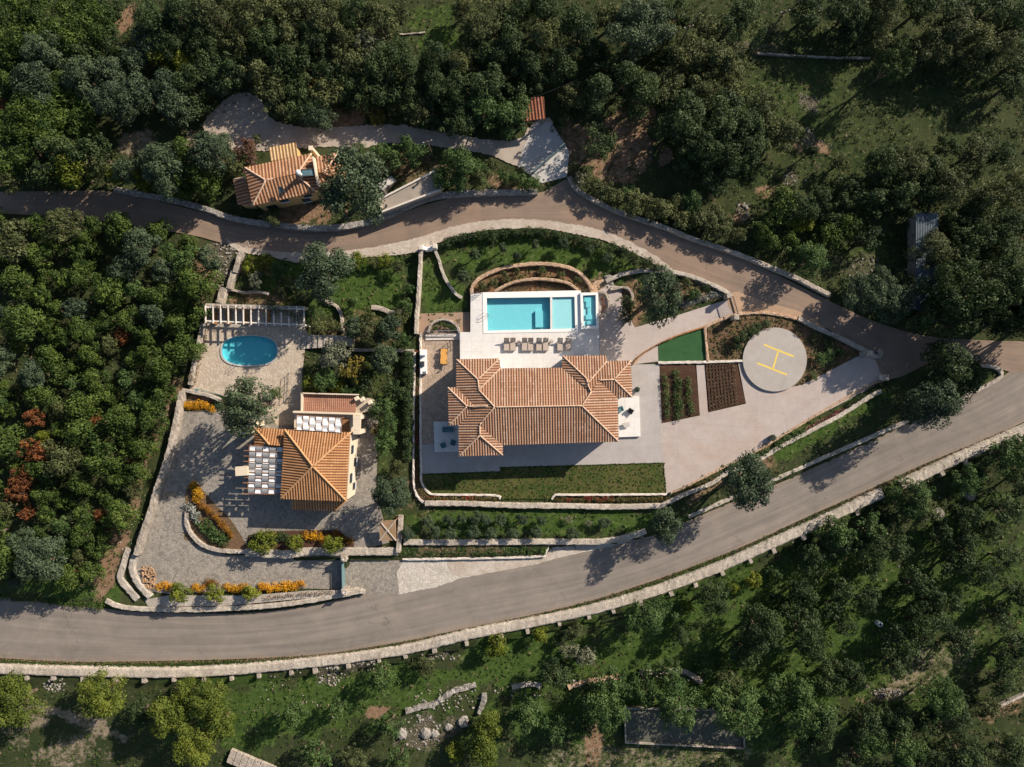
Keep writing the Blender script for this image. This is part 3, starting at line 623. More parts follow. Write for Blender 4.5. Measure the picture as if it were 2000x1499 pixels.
wall('white retaining wall below the lavender terrace, bending into the road', [(788,1060),(900,1060),(1040,1059),(1120,1059),(1180,1058),(1230,1049),(1262,1038)], 11, 0.35, -1.1, STONEL)
wall('thin white kerb round the narrow bed beside the cobbled apron', [(786,1093),(900,1092),(1050,1088),(1066,1083),(1070,1066)], 4, -0.35, -1.0, KERB, 3)
wall('long white kerb wall of the olive slope along the lower road', [(1345,1010),(1420,977),(1515,936),(1640,881),(1700,855),(1775,822)], 8, lambda x, y: zlow(x)+0.75, ZL(-0.3), STONEL)
wall('short white kerb wall round the tip where the two roads meet', [(1862,789),(1900,768),(1952,740),(1957,728),(1945,718),(1915,714)], 7, 0.35, ZL(-0.3), STONEW)
wall('pale kerb wall between upper road and the round pad garden, curled at its end', [(1560,622),(1600,642),(1640,660),(1690,685),(1715,697),(1722,690),(1716,684)], 9, 0.5, -0.2, STONE)
wall('ochre stone edging arching over the round pad garden', [(1376,640),(1400,628),(1432,616),(1470,611),(1500,612),(1532,617),(1560,624)], 6, 0.3, -0.1, STONET)
wall('thin white kerb between putting green and vegetable beds', [(1286,709),(1340,708),(1400,707),(1452,705)], 5, 0.3, -0.1, KERB, 0)
wall('thin upright stone edge on the right side of the putting green', [(1377,641),(1380,670),(1383,706)], 5, 0.35, -0.1, STONET, 0)
wall('thin dark kerb curving along the left of the putting green', [(1236,712),(1248,697),(1268,683),(1300,666),(1340,650),(1376,639)], 3, 0.35, -0.1, DEADW, name='edging')
wall('white kerb of the flower border on the villa patio side, inner line', [(821,652),(821,800),(822,925),(824,945),(838,964),(860,967),(968,968),(975,975)], 4, 0.35, -0.1, KERB, 2)
wall('white kerb of the flower border on the hedge side, outer line', [(810,688),(808,800),(807,903),(809,955),(818,975),(830,984)], 4, 0.4, -0.1, KERB, 2)
wall('white kerb of the red flower border along the right of the lawn', [(1078,976),(1083,967),(1200,967),(1304,966)], 4, 0.3, -0.1, KERB, 0)
wall('rounded planter wall beside the hot tub', [(1170,571),(1182,572),(1189,588),(1187,606),(1172,620)], 4, 0.7, -0.1, STONE)
wall('half-round planter wall on the brown path above the patio', [(836,650),(842,634),(858,625),(876,626),(892,636),(897,652)], 5, 0.6, -0.1, STONE)
wall('curved pale wall end under the round olive near the driveway', [(1192,566),(1215,561),(1230,566),(1236,580),(1231,592)], 5, 0.6, -0.1, STONE)
wall('small curved garden wall below the round tree in the left garden', [(628,586),(645,592),(660,602),(667,622),(668,648)], 6, 0.5, -0.1, STONE)
wall('pale wall stub among shrubs near the whitewashed garden wall', [(725,600),(745,603),(766,612),(790,606)], 9, 0.5, -0.1, STONE)
wall('short white wall between the clipped garden shrubs and the stone steps', [(690,684),(722,684),(808,686)], 6, 0.6, -0.1, STONEW, 0)
wall('old stone wall in a loop on the lower slope, pale rubble', [(792,1391),(820,1383),(848,1376),(884,1352),(929,1340)], 10, lambda x, y: zg(x, y)+0.5, lambda x, y: zg(x, y)-0.2, STONEG, 4, rough=0.14)
wall('short upright end of the old stone loop on the lower slope', [(945,1356),(944,1372),(935,1395)], 10, lambda x, y: zg(x, y)+0.5, lambda x, y: zg(x, y)-0.2, STONEG, 4, rough=0.14)
wall('broken dry stone wall between the orchard trees, left piece', [(1000,1344),(1030,1338),(1058,1340)], 9, lambda x, y: zg(x, y)+0.4, lambda x, y: zg(x, y)-0.2, STONE, 4, rough=0.12)
wall('broken ochre dry stone wall between the orchard trees, middle piece', [(1110,1344),(1140,1334),(1180,1328),(1210,1322)], 9, lambda x, y: zg(x, y)+0.4, lambda x, y: zg(x, y)-0.2, STONET, 4, rough=0.12)
wall('broken dry stone wall between the orchard trees, right piece', [(1250,1315),(1290,1313),(1330,1312),(1350,1320),(1372,1334)], 10, lambda x, y: zg(x, y)+0.4, lambda x, y: zg(x, y)-0.2, STONE, 4, rough=0.12)
wall('thin dry stone wall across the grassy clearing near the top', [(1478,104),(1520,107),(1560,109),(1620,112),(1700,113)], 3, 0.3, -0.2, STONE, 4, rough=0.1)
wall('old path edge of pale stones in the top grass clearing', [(780,67),(805,66),(830,63)], 3, 0.15, -0.2, STONE, 3, rough=0.06)
wall('white stone terrace edge at the right end of the lower slope', [(1955,1380),(1985,1366),(2030,1345)], 5, lambda x, y: zg(x, y)+0.5, lambda x, y: zg(x, y)-0.2, STONEW, 0)
wall('low white parapet beside the gate at the ramp bottom', [(676,1158),(690,1154),(712,1158)], 8, 0.0, ZL(-0.3), STONEW, 3)
# the two lengths of the long battered wall with their buttresses
def roadwall(pts, label, first, step, end):
    mb = wall(label, pts, 16, ZL(0.5), ZL(-2.4), STONEW, 5, make=False, batter=1.5, rough=0.05)
    o = mb.build('road_wall', STONEL)
    bm = bmesh.new(); bm.from_mesh(o.data); bmesh.ops.recalc_face_normals(bm, faces=bm.faces[:]); bm.to_mesh(o.data); bm.free()
    tag(o, label, 'wall')
    cp = catmull(pts, 6); x = first
    while x < end:
        y = interp(cp, x); y2 = interp(cp, x+4); ang = math.atan2(-(y2-y), 4)
        z = zlow(x); c = P(x, y, z+0.5); nrm = Vector((math.sin(ang), -math.cos(ang), 0)); q = c+nrm*(1.0)
        b_ = MB(); rb_ = random.Random(int(x)); b_.box((q.x+rb_.uniform(-.15, .15), q.y-0.1+rb_.uniform(-.2, .1), z-1.05+rb_.uniform(-.2, .12)), (rb_.uniform(.55, .9), rb_.uniform(.7, 1.05), 2.9), ang+rb_.uniform(-.08, .08), rb_.uniform(.7, .88)); b_.build('buttress', STONE, o)
        x += step*math.cos(ang)*rb_.uniform(.82, 1.2)
roadwall([(-260,1296),(-60,1306),(0,1309),(90,1312),(180,1314),(270,1316),(360,1316),(450,1311),(540,1303),(640,1293),(720,1282),(800,1269),(918,1241),(1036,1218),(1154,1193),(1272,1159),(1394,1114),(1489,1072),(1583,1030),(1678,986),(1726,964)], 'long white battered wall below the lower road, left of its gap', 50, 56, 1715)
roadwall([(1762,950),(1850,907),(1900,884),(2000,842),(2120,786)], 'white battered wall below the lower road, right of its gap', 1790, 52, 2110)
# ------------------------------------------------------------------ buildings
def plane_pts(poly, eave, zE, pitch):
    e0 = P(*eave[0], zE); e1 = P(*eave[1], zE); u = (e1-e0); u.z = 0; u.normalize(); v = Vector((-u.y, u.x, 0))
    cx = sum(p[0] for p in poly)/len(poly); cy = sum(p[1] for p in poly)/len(poly)
    if (P(cx, cy, zE)-e0).dot(v) < 0: v = -v
    out = []
    for x, y in poly:
        z = zE
        for _ in range(4):
            q = P(x, y, z); z = zE+pitch*max(-0.3, (q-e0).dot(v))
        q = P(x, y, z); out.append(((q-e0).dot(u), (q-e0).dot(v), z))
    return e0, u, v, out
def roof_plane(mb, poly, eave, zE, pitch=0.36, period=0.45, amp=0.085, under=True):
    e0, u, v, uv = plane_pts(poly, eave, zE, pitch)
    us = [a for a, _, _ in uv]; u0, u1 = min(us), max(us)
    cols = [u0+1e-4]; k = math.ceil(u0/(period/6)+1e-6)
    while k*period/6 < u1-1e-3: cols.append(k*period/6); k += 1
    cols.append(u1-1e-4); prof = [0.0, 0.12, 0.8, 1.0, 0.8, 0.12]
    def spans(c):
        xs = []
        for i in range(len(uv)):
            a, b = uv[i], uv[(i+1) % len(uv)]
            if (a[0] > c) != (b[0] > c): xs.append(a[1]+(b[1]-a[1])*(c-a[0])/(b[0]-a[0]))
        return sorted(xs)
    prev = None
    for c in cols:
        s = spans(c)
        h = amp*prof[int(round(c/(period/6))) % 6] if (u0+0.01 < c < u1-0.01) else 0
        row = []
        for i in range(0, len(s)-1, 2):
            ids = []
            for vv in (s[i], s[i+1]):
                q = e0+u*c+v*vv; mb.uv[len(mb.v)] = (c/period+0.0, vv/0.42); ids.append(len(mb.v))
                mb.v.append((q.x, q.y, zE+pitch*vv+h))
            row.append(ids)
        if prev and len(prev) == len(row):
            for a, b in zip(prev, row):
                f = (a[0], b[0], b[1], a[1]); A, B, C_ = (Vector(mb.v[f[0]]), Vector(mb.v[f[1]]), Vector(mb.v[f[2]]))
                if (B-A).cross(C_-A).z < 0: f = f[::-1]
                mb.f.append(f)
        prev = row
    if under:
        vs = []
        for a, b, z in uv:
            q = e0+u*a+v*b; vs.append((q.x, q.y, z-0.16))
        top = [(x, y, z+0.14) for x, y, z in vs]; n = len(vs); b0 = len(mb.v)
        for q in vs+top: mb.uv[len(mb.v)] = (0.5, 0.5); mb.v.append(q)
        mb.f.append(tuple(b0+i for i in range(n)))
        for i in range(n): mb.f.append((b0+i, b0+(i+1) % n, b0+n+(i+1) % n, b0+n+i))
    return {tuple(p): q[2] for p, q in zip(poly, uv)}
def cap(mb, a, b, za, zb, r=0.13):
    p, q = P(*a, za+0.05), P(*b, zb+0.05); n = max(2, int((q-p).length/0.4)); rr = random.Random(int(a[0]+b[1]))
    mb.tube([p+(q-p)*(i/n)+Vector((0, 0, rr.uniform(-.015, .015))) for i in range(n+1)], [r*(1.0 if i % 2 else 1.12) for i in range(n+1)], 7)
def roof(parent, planes, caps, mat, rmat, zE, pitch, period, amp, name='roof', r=0.13):
    mb = MB(); zs = {}
    for pl in planes:
        poly, eave = pl[0], pl[1]; z_ = pl[2] if len(pl) > 2 else zE
        for k, v in roof_plane(mb, poly, eave, z_, pl[3] if len(pl) > 3 else pitch, period, amp).items(): zs[k] = max(zs.get(k, -9), v)
    o = mb.build(name, mat, parent)
    cm = MB()
    for a, b in caps: cap(cm, a, b, zs.get(tuple(a), zE+0.2), zs.get(tuple(b), zE+0.2), r)
    if caps: cm.build('ridge_cap', rmat, o, smooth=True)
    return o, zs
def walls(parent, poly, z0, z1, mat, name='wall', zref=None):
    mb = MB(); mb.prism([tuple(P(x, y, z1 if zref is None else zref)[:2]) for x, y in poly], z0, z1); return mb.build(name, mat, parent)
def opening(parent, a, b, z0, z1, out, frame, glass, kind='window', sill=True):
    """window or door on a wall; a, b world points along the wall, out the outward unit normal"""
    a = Vector((a[0], a[1], 0)); b = Vector((b[0], b[1], 0)); out = Vector((out[0], out[1], 0)).normalized(); t = (b-a).normalized(); w_ = (b-a).length
    mb = MB(); c = (a+b)/2
    for s in (-1, 1): q = c+t*(s*(w_/2))+out*0.03; mb.beam((q.x, q.y, z0), (q.x, q.y, z1), 0.09, 0.12)
    for z in (z0, z1, (z0+z1)/2 if kind == 'window' else z1-0.02): p, q = a+out*0.03, b+out*0.03; mb.beam((p.x, p.y, z), (q.x, q.y, z), 0.12, 0.09)
    q = c+out*0.03; mb.beam((q.x, q.y, z0), (q.x, q.y, z1), 0.05, 0.06)
    o = mb.build(kind, frame, parent)
    g = MB(); q = c+out*0.012; g.beam((q.x-t.x*w_/2, q.y-t.y*w_/2, (z0+z1)/2), (q.x+t.x*w_/2, q.y+t.y*w_/2, (z0+z1)/2), 0.03, z1-z0); g.build('pane', glass, o)
    if sill and kind == 'window':
        s = MB(); q = out*0.1; s.beam((a.x+q.x-t.x*.1, a.y+q.y-t.y*.1, z0-0.08), (b.x+q.x+t.x*.1, b.y+q.y+t.y*.1, z0-0.08), 0.24, 0.07); s.build('sill', WHITE, o)
    return o
Z2 = lambda x, y: (780+x/3.7037, 660+y/3.7037)
def zz2(*pts): return [Z2(*p) for p in pts]
# ---- the villa
VZ = 5.5
vc = P(1055, 800, 0); villa = empty('villa', (vc.x, vc.y, 0), 0, 'large villa with a many-hipped terracotta roof beside the white pool terrace', 'house')
A, B_ = (690, 502), (1320, 492)
W0 = ((410, 160), (430, 858)); S0 = ((750, 778), (1585, 752)); N0 = ((730, 222), (1175, 216)); E0 = ((1580, 435), (1587, 752))
nNW = ((412, 156), (725, 149)); nNE = ((1180, 130), (1495, 128)); nEE = ((1498, 170), (1675, 165))
planes2 = [
 ([(730,222),(1175,216),(1388,392),(1320,492),(690,502),(575,378)], N0),
 ([(690,502),(1320,492),(1587,752),(750,778),(582,638),(592,612)], S0),
 ([(1320,492),(1388,392),(1440,308),(1580,435),(1587,752)], E0),
 ([(412,156),(725,149),(568,302)], nNW),
 ([(725,149),(730,222),(575,378),(570,345),(568,302)], ((725,149),(732,330))),
 ([(412,156),(568,302),(570,345),(575,378),(690,502),(640,494),(545,494),(410,358)], W0),
 ([(545,496),(640,494),(690,502),(592,612),(582,638),(582,708),(430,858),(428,632)], W0),
 ([(350,360),(410,358),(545,494),(490,497)], ((350,360),(410,358))),
 ([(350,360),(490,497),(357,635)], ((350,360),(357,635))),
 ([(357,635),(490,497),(545,496),(428,632)], ((357,635),(428,632))),
 ([(430,858),(582,708),(748,850)], ((430,858),(748,850))),
 ([(582,638),(750,778),(748,850),(582,708)], ((750,760),(748,850))),
 ([(1180,130),(1495,128),(1500,170),(1362,330),(1355,296)], nNE),
 ([(1180,130),(1355,296),(1362,338),(1388,392),(1175,216)], ((1180,130),(1175,230))),
 ([(1500,170),(1675,165),(1555,302),(1440,308),(1388,385),(1362,330)], nEE),
 ([(1675,165),(1686,432),(1555,302)], ((1675,165),(1686,432))),
 ([(1440,308),(1555,302),(1686,432),(1580,435)], ((1580,435),(1686,432))),
]
caps2 = [((690,502),(1320,492)),((1320,492),(1587,752)),((1320,492),(1388,392)),((690,502),(575,378)),((575,378),(568,302)),((568,302),(412,156)),((568,302),(725,149)),
 ((690,502),(592,612)),((592,612),(582,638)),((582,638),(582,708)),((582,708),(430,858)),((582,708),(748,850)),((490,497),(640,494)),((490,497),(350,360)),((490,497),(357,635)),
 ((1355,296),(1180,130)),((1355,296),(1362,338)),((1362,338),(1388,392)),((1440,308),(1555,302)),((1555,302),(1675,165)),((1555,302),(1686,432)),((1500,170),(1362,330)),((730,222),(575,378))]
roof(villa, [(zz2(*p), zz2(*e)) for p, e in planes2], [zz2(a, b) for a, b in caps2], TILE1, RIDGE1, VZ, 0.29, 0.385, 0.085, r=0.10)
def rect_wall(parent, x0, y0, x1, y1, z0, z1, mat, name='wall', zr=None):
    return walls(parent, [(x0, y0), (x1, y0), (x1, y1), (x0, y1)], z0, z1, mat, name, zr)
fp = zz2((425,172),(712,165),(716,236),(1192,230),(1192,146),(1482,144),(1485,185),(1662,180),(1668,418),(1566,422),(1572,738),(736,762),(734,836),(444,844),(442,618),(368,620),(364,374),(424,372))
walls(villa, fp, -0.1, VZ+0.05, WHITE, 'wall')
# doors and windows of the villa (seen from the side)
def edge_openings(parent, fp, z1, specs):
    for i, f0, f1, za, zb, kind in specs:
        a = P(*fp[i], z1); b = P(*fp[(i+1) % len(fp)], z1); t = (b-a); n = Vector((t.y, -t.x, 0)).normalized()
        cen = Vector((sum(P(*q, z1).x for q in fp)/len(fp), sum(P(*q, z1).y for q in fp)/len(fp), 0))
        p, q = a+t*f0, a+t*f1
        A_ = sum(fp[k][0]*fp[(k+1) % len(fp)][1]-fp[(k+1) % len(fp)][0]*fp[k][1] for k in range(len(fp)))
        n = Vector((-t.y, t.x, 0)).normalized() if A_ > 0 else n     # image y points down
        opening(parent, p, q, za, zb, n, DARKM, GLASS, kind)
edge_openings(villa, fp, VZ, [(0,.2,.8,1.6,3.6,'window'),(2,.08,.28,0.95,3.5,'door'),(2,.38,.62,0.95,3.5,'door'),(2,.72,.92,0.95,3.5,'door'),(4,.25,.75,1.6,3.6,'window'),(7,.25,.75,0.4,2.9,'door'),(9,.15,.4,0.45,2.9,'door'),(9,.55,.85,0.45,2.9,'door'),(10,.08,.22,1.2,3.0,'window'),(10,.36,.5,1.2,3.0,'window'),(10,.62,.68,0.05,2.4,'door'),(10,.8,.92,1.2,3.0,'window'),(12,.3,.7,1.2,3.0,'window'),(13,.3,.7,1.2,3.0,'window')])
# ---- white terrace with the pools
TZ = 0.9
def ring_slab(mb, outer, inner, z0, z1):
    """outer/inner: 4-point rectangles (px) in the same order"""
    o = [P(x, y, z1) for x, y in outer]; i_ = [P(x, y, z1) for x, y in inner]
    for k in range(4):
        a, b, c, d = o[k], o[(k+1) % 4], i_[(k+1) % 4], i_[k]
        mb.prism([tuple(q[:2]) for q in (a, b, c, d)], z0, z1)
pl = empty('swimming_pool', tuple(P(1040, 615, 0)), 0, 'rectangular turquoise swimming pool with a shallow shelf in the white terrace', 'pool')
Zp = lambda x, y: (780+x/4, 420+y/4)
def zp(*pts): return [Zp(*p) for p in pts]
pool_o = zp((650,606),(1412,590),(1418,912),(656,925)); main_i = zp((683,650),(1178,643),(1180,893),(690,905)); shal_i = zp((1196,643),(1368,640),(1374,888),(1197,892))
mb = MB()
rz = TZ+0.06
o4 = pool_o
# coping round the two basins, butted piece by piece
for q in (zp((650,606),(1412,590),(1368,640),(1196,643),(1178,643),(683,650)), zp((650,606),(683,650),(690,905),(656,925)), zp((656,925),(690,905),(1180,893),(1197,892),(1374,888),(1418,912)), zp((1412,590),(1418,912),(1374,888),(1368,640))):
    mb.prism([tuple(P(x, y, rz)[:2]) for x, y in q], -0.1, rz)
mb.build('coping', WHITE, pl)
mb = MB(); mb.prism([tuple(P(x, y, rz)[:2]) for x, y in zp((1178,643),(1196,643),(1197,892),(1180,893))], -0.1, rz-0.03); mb.build('divider', TERR, pl)
def basin(parent, inner, zt, zf, mat, name='basin'):
    mb = MB(); n = len(inner); b_ = [P(x, y, zt) for x, y in inner]
    cx = sum(q.x for q in b_)/n; cy = sum(q.y for q in b_)/n
    vs = [(q.x, q.y, zt-0.02) for q in b_]+[(q.x, q.y, zf) for q in b_]
    mb.add(vs, [tuple(range(n, 2*n))]+[(i, (i+1) % n, n+(i+1) % n, n+i) for i in range(n)])
    o = mb.build(name, mat, parent)
    bm = bmesh.new(); bm.from_mesh(o.data)
    for f in bm.faces:
        c = f.calc_center_median()+Vector(parent.location)
        want = Vector((0, 0, 1)) if abs(f.normal.z) > .5 else Vector((cx-c.x, cy-c.y, 0))
        if f.normal.dot(want) < 0: f.normal_flip()
    bm.to_mesh(o.data); bm.free(); return o
def water(parent, inner, z):
    mb = MB(); mb.add([tuple(P(x, y, z)) for x, y in inner], [tuple(range(len(inner)))]); o = mb.build('water', WATER, parent)
    if o.data.polygons[0].normal.z < 0: o.data.flip_normals()
basin(pl, main_i, rz, 0.06, BASIN); water(pl, main_i, TZ-0.05)
basin(pl, shal_i, rz, 0.62, BASINP); water(pl, shal_i, TZ-0.05)
mb = MB(); mb.box(tuple(P(*Zp(1092,815), 0.2)), (1.2, 2.6, 0.5), R_(1)); mb.build('bench', BASIN, pl)
ht = empty('hot_tub', tuple(P(1151, 607, 0)), 0, 'narrow raised white plunge pool with steps, right of the swimming pool', 'pool')
hot_o = zp((1414,608),(1553,606),(1558,888),(1420,893)); hot_i = zp((1434,630),(1534,626),(1537,865),(1440,868)); mb = MB(); ring_slab(mb, hot_o, hot_i, -0.1, TZ+0.4); mb.build('coping', WHITE, ht)
basin(ht, hot_i, TZ+0.4, 0.8, BASINP); water(ht, hot_i, TZ+0.25)
mb = MB()
for i, (x, y, w_, h_) in enumerate(((1470,660,50,40),(1475,700,34,50),(1480,760,22,70),(1480,800,50,36),(1500,845,70,30))): mb.box(tuple(P(*Zp(x, y), 0.85)), (w_*.02, h_*.02, 0.3+0.1*(i % 2)), 0)
mb.build('step', BASIN, ht)
# terrace slab around the pool (four pieces butted round it)
tz = TZ
tp = [zp((557,618),(650,606),(656,925),(1418,912),(1420,893),(1558,888),(1562,1100),(1562,1180),(475,1190),(472,917),(555,916))]
for q in tp:
    mb = MB(); mb.prism([tuple(P(x, y, tz)[:2]) for x, y in q], -0.2, tz); o = mb.build('terrace', TERR); o['kind'] = 'structure'
slab('terrace', zp((1412,592),(1416,592),(1420,893),(1418,912)), -0.2, 0.5, TERR)
slab('terrace', zz2((730,140),(1180,135),(1180,245),(735,245)), -0.2, TZ-0.004, TERR)
slab('terrace', zz2((1560,436),(1735,420),(1745,714),(1570,720)), -0.1, 0.42, TERR)
slab('terrace', zz2((248,608),(440,606),(440,824),(254,826)), -0.1, 0.35, TERR)
slab('step', zp((205,930),(475,925),(475,950),(205,955)), -0.1, 0.35, KERB)
slab('step', zp((205,955),(475,950),(475,975),(205,980)), -0.1, 0.18, KERB)
slab('pad_helicopter', [(1513.5+62.5*math.cos(2*math.pi*k/72), 702.5+62.5*math.sin(2*math.pi*k/72)) for k in range(72)], -0.2, 0.32, HELI).name = 'helipad'
# painted H
hm = MB()
for a, b in (((1492,673.5),(1551,697)),((1479,709.5),(1537,732.5)),((1520.5,685),(1509.5,721))):
    d = Vector((b[0]-a[0], b[1]-a[1])).normalized(); n = Vector((-d.y, d.x))*1.7; A3 = 0 if a[0] != 1520.5 else 1.8
    q = [(a[0]+d.x*A3+n.x, a[1]+d.y*A3+n.y), (b[0]-d.x*A3+n.x, b[1]-d.y*A3+n.y), (b[0]-d.x*A3-n.x, b[1]-d.y*A3-n.y), (a[0]+d.x*A3-n.x, a[1]+d.y*A3-n.y)]
    vs = [tuple(P(x, y, 0.325)) for x, y in q]; hm.add(vs, [(3, 2, 1, 0)])
o = hm.build('helipad_marking', YPAINT)
for f in o.data.polygons:
    if f.normal.z < 0: f.flip()
o['kind'] = 'structure'
# ---- the smaller orange villa
Zs = lambda x, y: (340+x/3.944, 720+y/3.944)
def zs_(*pts): return [Zs(*p) for p in pts]
OZ = 4.8
oc = P(618, 905, 0); ov = empty('orange_roofed_house', (oc.x, oc.y, 0), 0, 'smaller two-storey cream house with a pyramid roof of orange tiles', 'house')
ap = (1068, 755)
roof(ov, [(zs_((850,470),(1360,492),ap), zs_((850,470),(1360,492))), (zs_((1360,492),(1330,1025),ap), zs_((1360,492),(1330,1025))),
          (zs_((1330,1025),(818,1006),ap), zs_((1330,1025),(818,1006))), (zs_((818,1006),(850,470),ap), zs_((818,1006),(850,470)))],
     [zs_(ap, q) for q in ((850,470),(1360,492),(1330,1025),(818,1006))], TILE2, RIDGE2, OZ, 0.36, 0.40, 0.09)
roof(ov, [(zs_((620,456),(850,468),(850,600),(735,588)), zs_((620,456),(850,468)), 3.4), (zs_((620,456),(735,588),(615,588)), zs_((620,456),(615,588)), 3.4)],
     [zs_((620,456),(735,588))], TILE2, RIDGE2, 3.4, 0.36, 0.40, 0.09, 'wing_roof')
roof(ov, [(zs_((905,1088),(1240,1102),(1320,1020),(910,1005)), zs_((905,1088),(1240,1102)), 2.9)], [zs_((1240,1102),(1320,1020))], TILE2, RIDGE2, 2.9, 0.36, 0.40, 0.09, 'porch_roof')
of = zs_((872,492),(1362,512),(1338,1008),(842,990)); walls(ov, of, -0.1, OZ+0.03, CREAM, 'wall')
walls(ov, zs_((640,478),(845,488),(845,586),(640,576)), -0.1, 3.4, CREAM, 'wing_wall')
walls(ov, zs_((925,1000),(1290,1012),(1235,1085),(925,1072)), -0.1, 2.9, CREAM, 'porch_wall')
edge_openings(ov, of, OZ, [(1,.18,.3,2.9,4.2,'window'),(1,.62,.76,2.9,4.2,'window'),(1,.4,.52,0.6,2.0,'window'),(1,.8,.9,0.6,2.0,'window'),(0,.2,.4,2.7,4.5,'door'),(0,.6,.8,2.7,4.5,'door'),(2,.15,.3,3.2,4.3,'window'),(2,.65,.8,3.2,4.3,'window'),(3,.3,.45,0.2,2.3,'door'),(3,.6,.75,0.6,2.2,'window')])
# upper balcony north of it, with its cloth shade and the tiled roof terrace behind
walls(ov, zs_((925,335),(1378,350),(1378,500),(925,490)), -0.1, 3.1, CREAM, 'balcony')
walls(ov, zs_((915,328),(1440,345),(1440,358),(915,342)), 3.1, 4.0, CREAM, 'parapet')
mb = MB()
for q in (zs_((1378,362),(1436,362),(1436,392),(1378,390)), zs_((1380,475),(1432,477),(1430,508),(1378,506))): mb.prism([tuple(P(x, y, 4.9)[:2]) for x, y in q], -0.1, 4.9)
q = zs_((1378,391),(1436,393),(1432,476),(1380,474)); mb.prism([tuple(P(x, y, 4.9)[:2]) for x, y in q], 4.4, 4.9)
mb.build('arch_wall', CREAM, ov)
walls(ov, zs_((985,196),(1405,208),(1400,345),(980,330)), -0.1, 2.5, CREAM, 'rear_wall')
roof(ov, [(zs_((988,196),(1404,208),(1400,340),(984,328)), zs_((988,196),(1404,208)), 2.62, 0.1)], [], m_tile('brown_tiles', (0.40, 0.21, 0.14), (0.33, 0.165, 0.11), (0.24, 0.115, 0.08), (0.44, 0.26, 0.18)), RIDGE2, 2.62, 0.1, 0.3, 0.03, 'rear_roof')
mb = MB()
for q in (zs_((980,186),(1420,198),(1420,207),(980,195)), zs_((976,186),(990,186),(990,330),(976,330))): mb.prism([tuple(P(x, y, 3.2)[:2]) for x, y in q], 2.6, 3.2)
for x, y in ((1405,232),(1448,240),(1508,262)): c = P(*Zs(x, y), 3.2); mb.box((c.x, c.y, 2.9), (0.55, 0.55, 0.9), 0.5)
mb.build('parapet', CREAM, ov)
walls(ov, zs_((1420,205),(1535,240),(1565,330),(1400,345),(1400,210)), -0.1, 2.3, BEIGE, 'corner_terrace')
walls(ov, zs_((1296,384),(1350,386),(1350,490),(1294,488)), 3.1, 3.3, WOOD, 'deck')
def chimney(px, py, w_, d_, zt, name, parent, mat=CREAM, slit=True):
    c = P(px, py, zt); mb = MB(); mb.box((c.x, c.y, zt/2), (w_, d_, zt), 0.06); mb.box((c.x, c.y, zt+0.09), (w_*1.25, d_*1.25, 0.14), 0.06)
    if slit:
        for s in (-1, 1): mb.box((c.x+s*w_*.38, c.y, zt+0.3), (w_*.22, d_, 0.3), 0.06)
        mb.box((c.x, c.y, zt+0.5), (w_*1.2, d_*1.2, 0.1), 0.06)
    mb.build(name, mat, parent)
chimney(476.5, 842, 1.0, 0.9, 4.2, 'chimney', ov); chimney(490.5, 830, 0.8, 0.7, 4.3, 'chimney', ov); chimney(474, 920, 1.5, 1.1, 4.1, 'chimney', ov)
def woven(parent, quad, nx_, ny_, z, mats):
    """shade cloth of strips laced over and under: alternate panels white / grey"""
    a, b, c, d = [P(x, y, z) for x, y in quad]; mbs = [MB(), MB()]
    for i in range(nx_):
        for j in range(ny_):
            u0, u1 = (i+.04)/nx_, (i+.96)/nx_; v0, v1 = (j+.06)/ny_, (j+.94)/ny_
            def pt(u, v, dz=0): q = (a*(1-u)+b*u)*(1-v)+(d*(1-u)+c*u)*v; return (q.x, q.y, q.z+dz)
            dz = 0.10 if (i+j) % 2 else 0.0
            vs = []
            for t in range(5):
                vv = v0+(v1-v0)*t/4; s = dz*math.sin(math.pi*t/4)-0.10*(1-dz*10)*math.sin(math.pi*t/4)
                vs += [pt(u0, vv, s), pt(u1, vv, s)]
            mbs[(i+j) % 2].add(vs, [(2*t, 2*t+1, 2*t+3, 2*t+2) for t in range(4)])
    for m_, mt in zip(mbs, mats): m_.build('shade_cloth', mt, parent)
def pergola_frame(parent, quad, z, n, over=(0, 0), post=True, mat=WHITE, bw=0.14):
    a, b, c, d = [P(x, y, z) for x, y in quad]; mb = MB()
    for p, q in ((a, b), (d, c)): mb.beam(p, q, bw, bw)
    for i in range(n+1):
        t = i/n; p = a.lerp(b, t); q = d.lerp(c, t); e = (q-p).normalized(); mb.beam(p-e*over[0]+Vector((0, 0, .14)), q+e*over[1]+Vector((0, 0, .14)), bw*.8, bw)
    o = mb.build('beam', mat, parent)
    if post:
        for p in (a, b, c, d): pm = MB(); pm.box((p.x, p.y, p.z/2-.05), (0.22, 0.22, p.z-.1)); pm.build('post', mat, parent)
    return o
pg = empty('shade_pergola', tuple(P(518, 917, 0)), 0, 'pergola shaded with woven white and grey cloth strips, left of the orange house', 'pergola')
qd = zs_((580,592),(838,606),(828,968),(568,964)); woven(pg, qd, 5, 8, 3.9, (CLOTH, CLOTHG))
pergola_frame(pg, [qd[1], qd[2], qd[3], qd[0]], 3.72, 9, (0.2, 0.75), True, WOOD)
bs = empty('balcony_shade', tuple(P(623, 826, 3.1)), 0, 'white cloth shade stretched over the balcony behind the orange pyramid roof', 'shade')
qd = zs_((945,362),(1292,382),(1290,496),(942,474)); woven(bs, qd, 7, 3, 5.05, (CLOTH, CLOTH))
pergola_frame(bs, qd, 4.9, 7, (0, 0), False, WOOD, 0.1)
for q in qd:
    c = P(*q, 4.9); pm = MB(); pm.box((c.x, c.y, 4.0), (0.1, 0.1, 1.8)); pm.build('post', WOOD, bs)
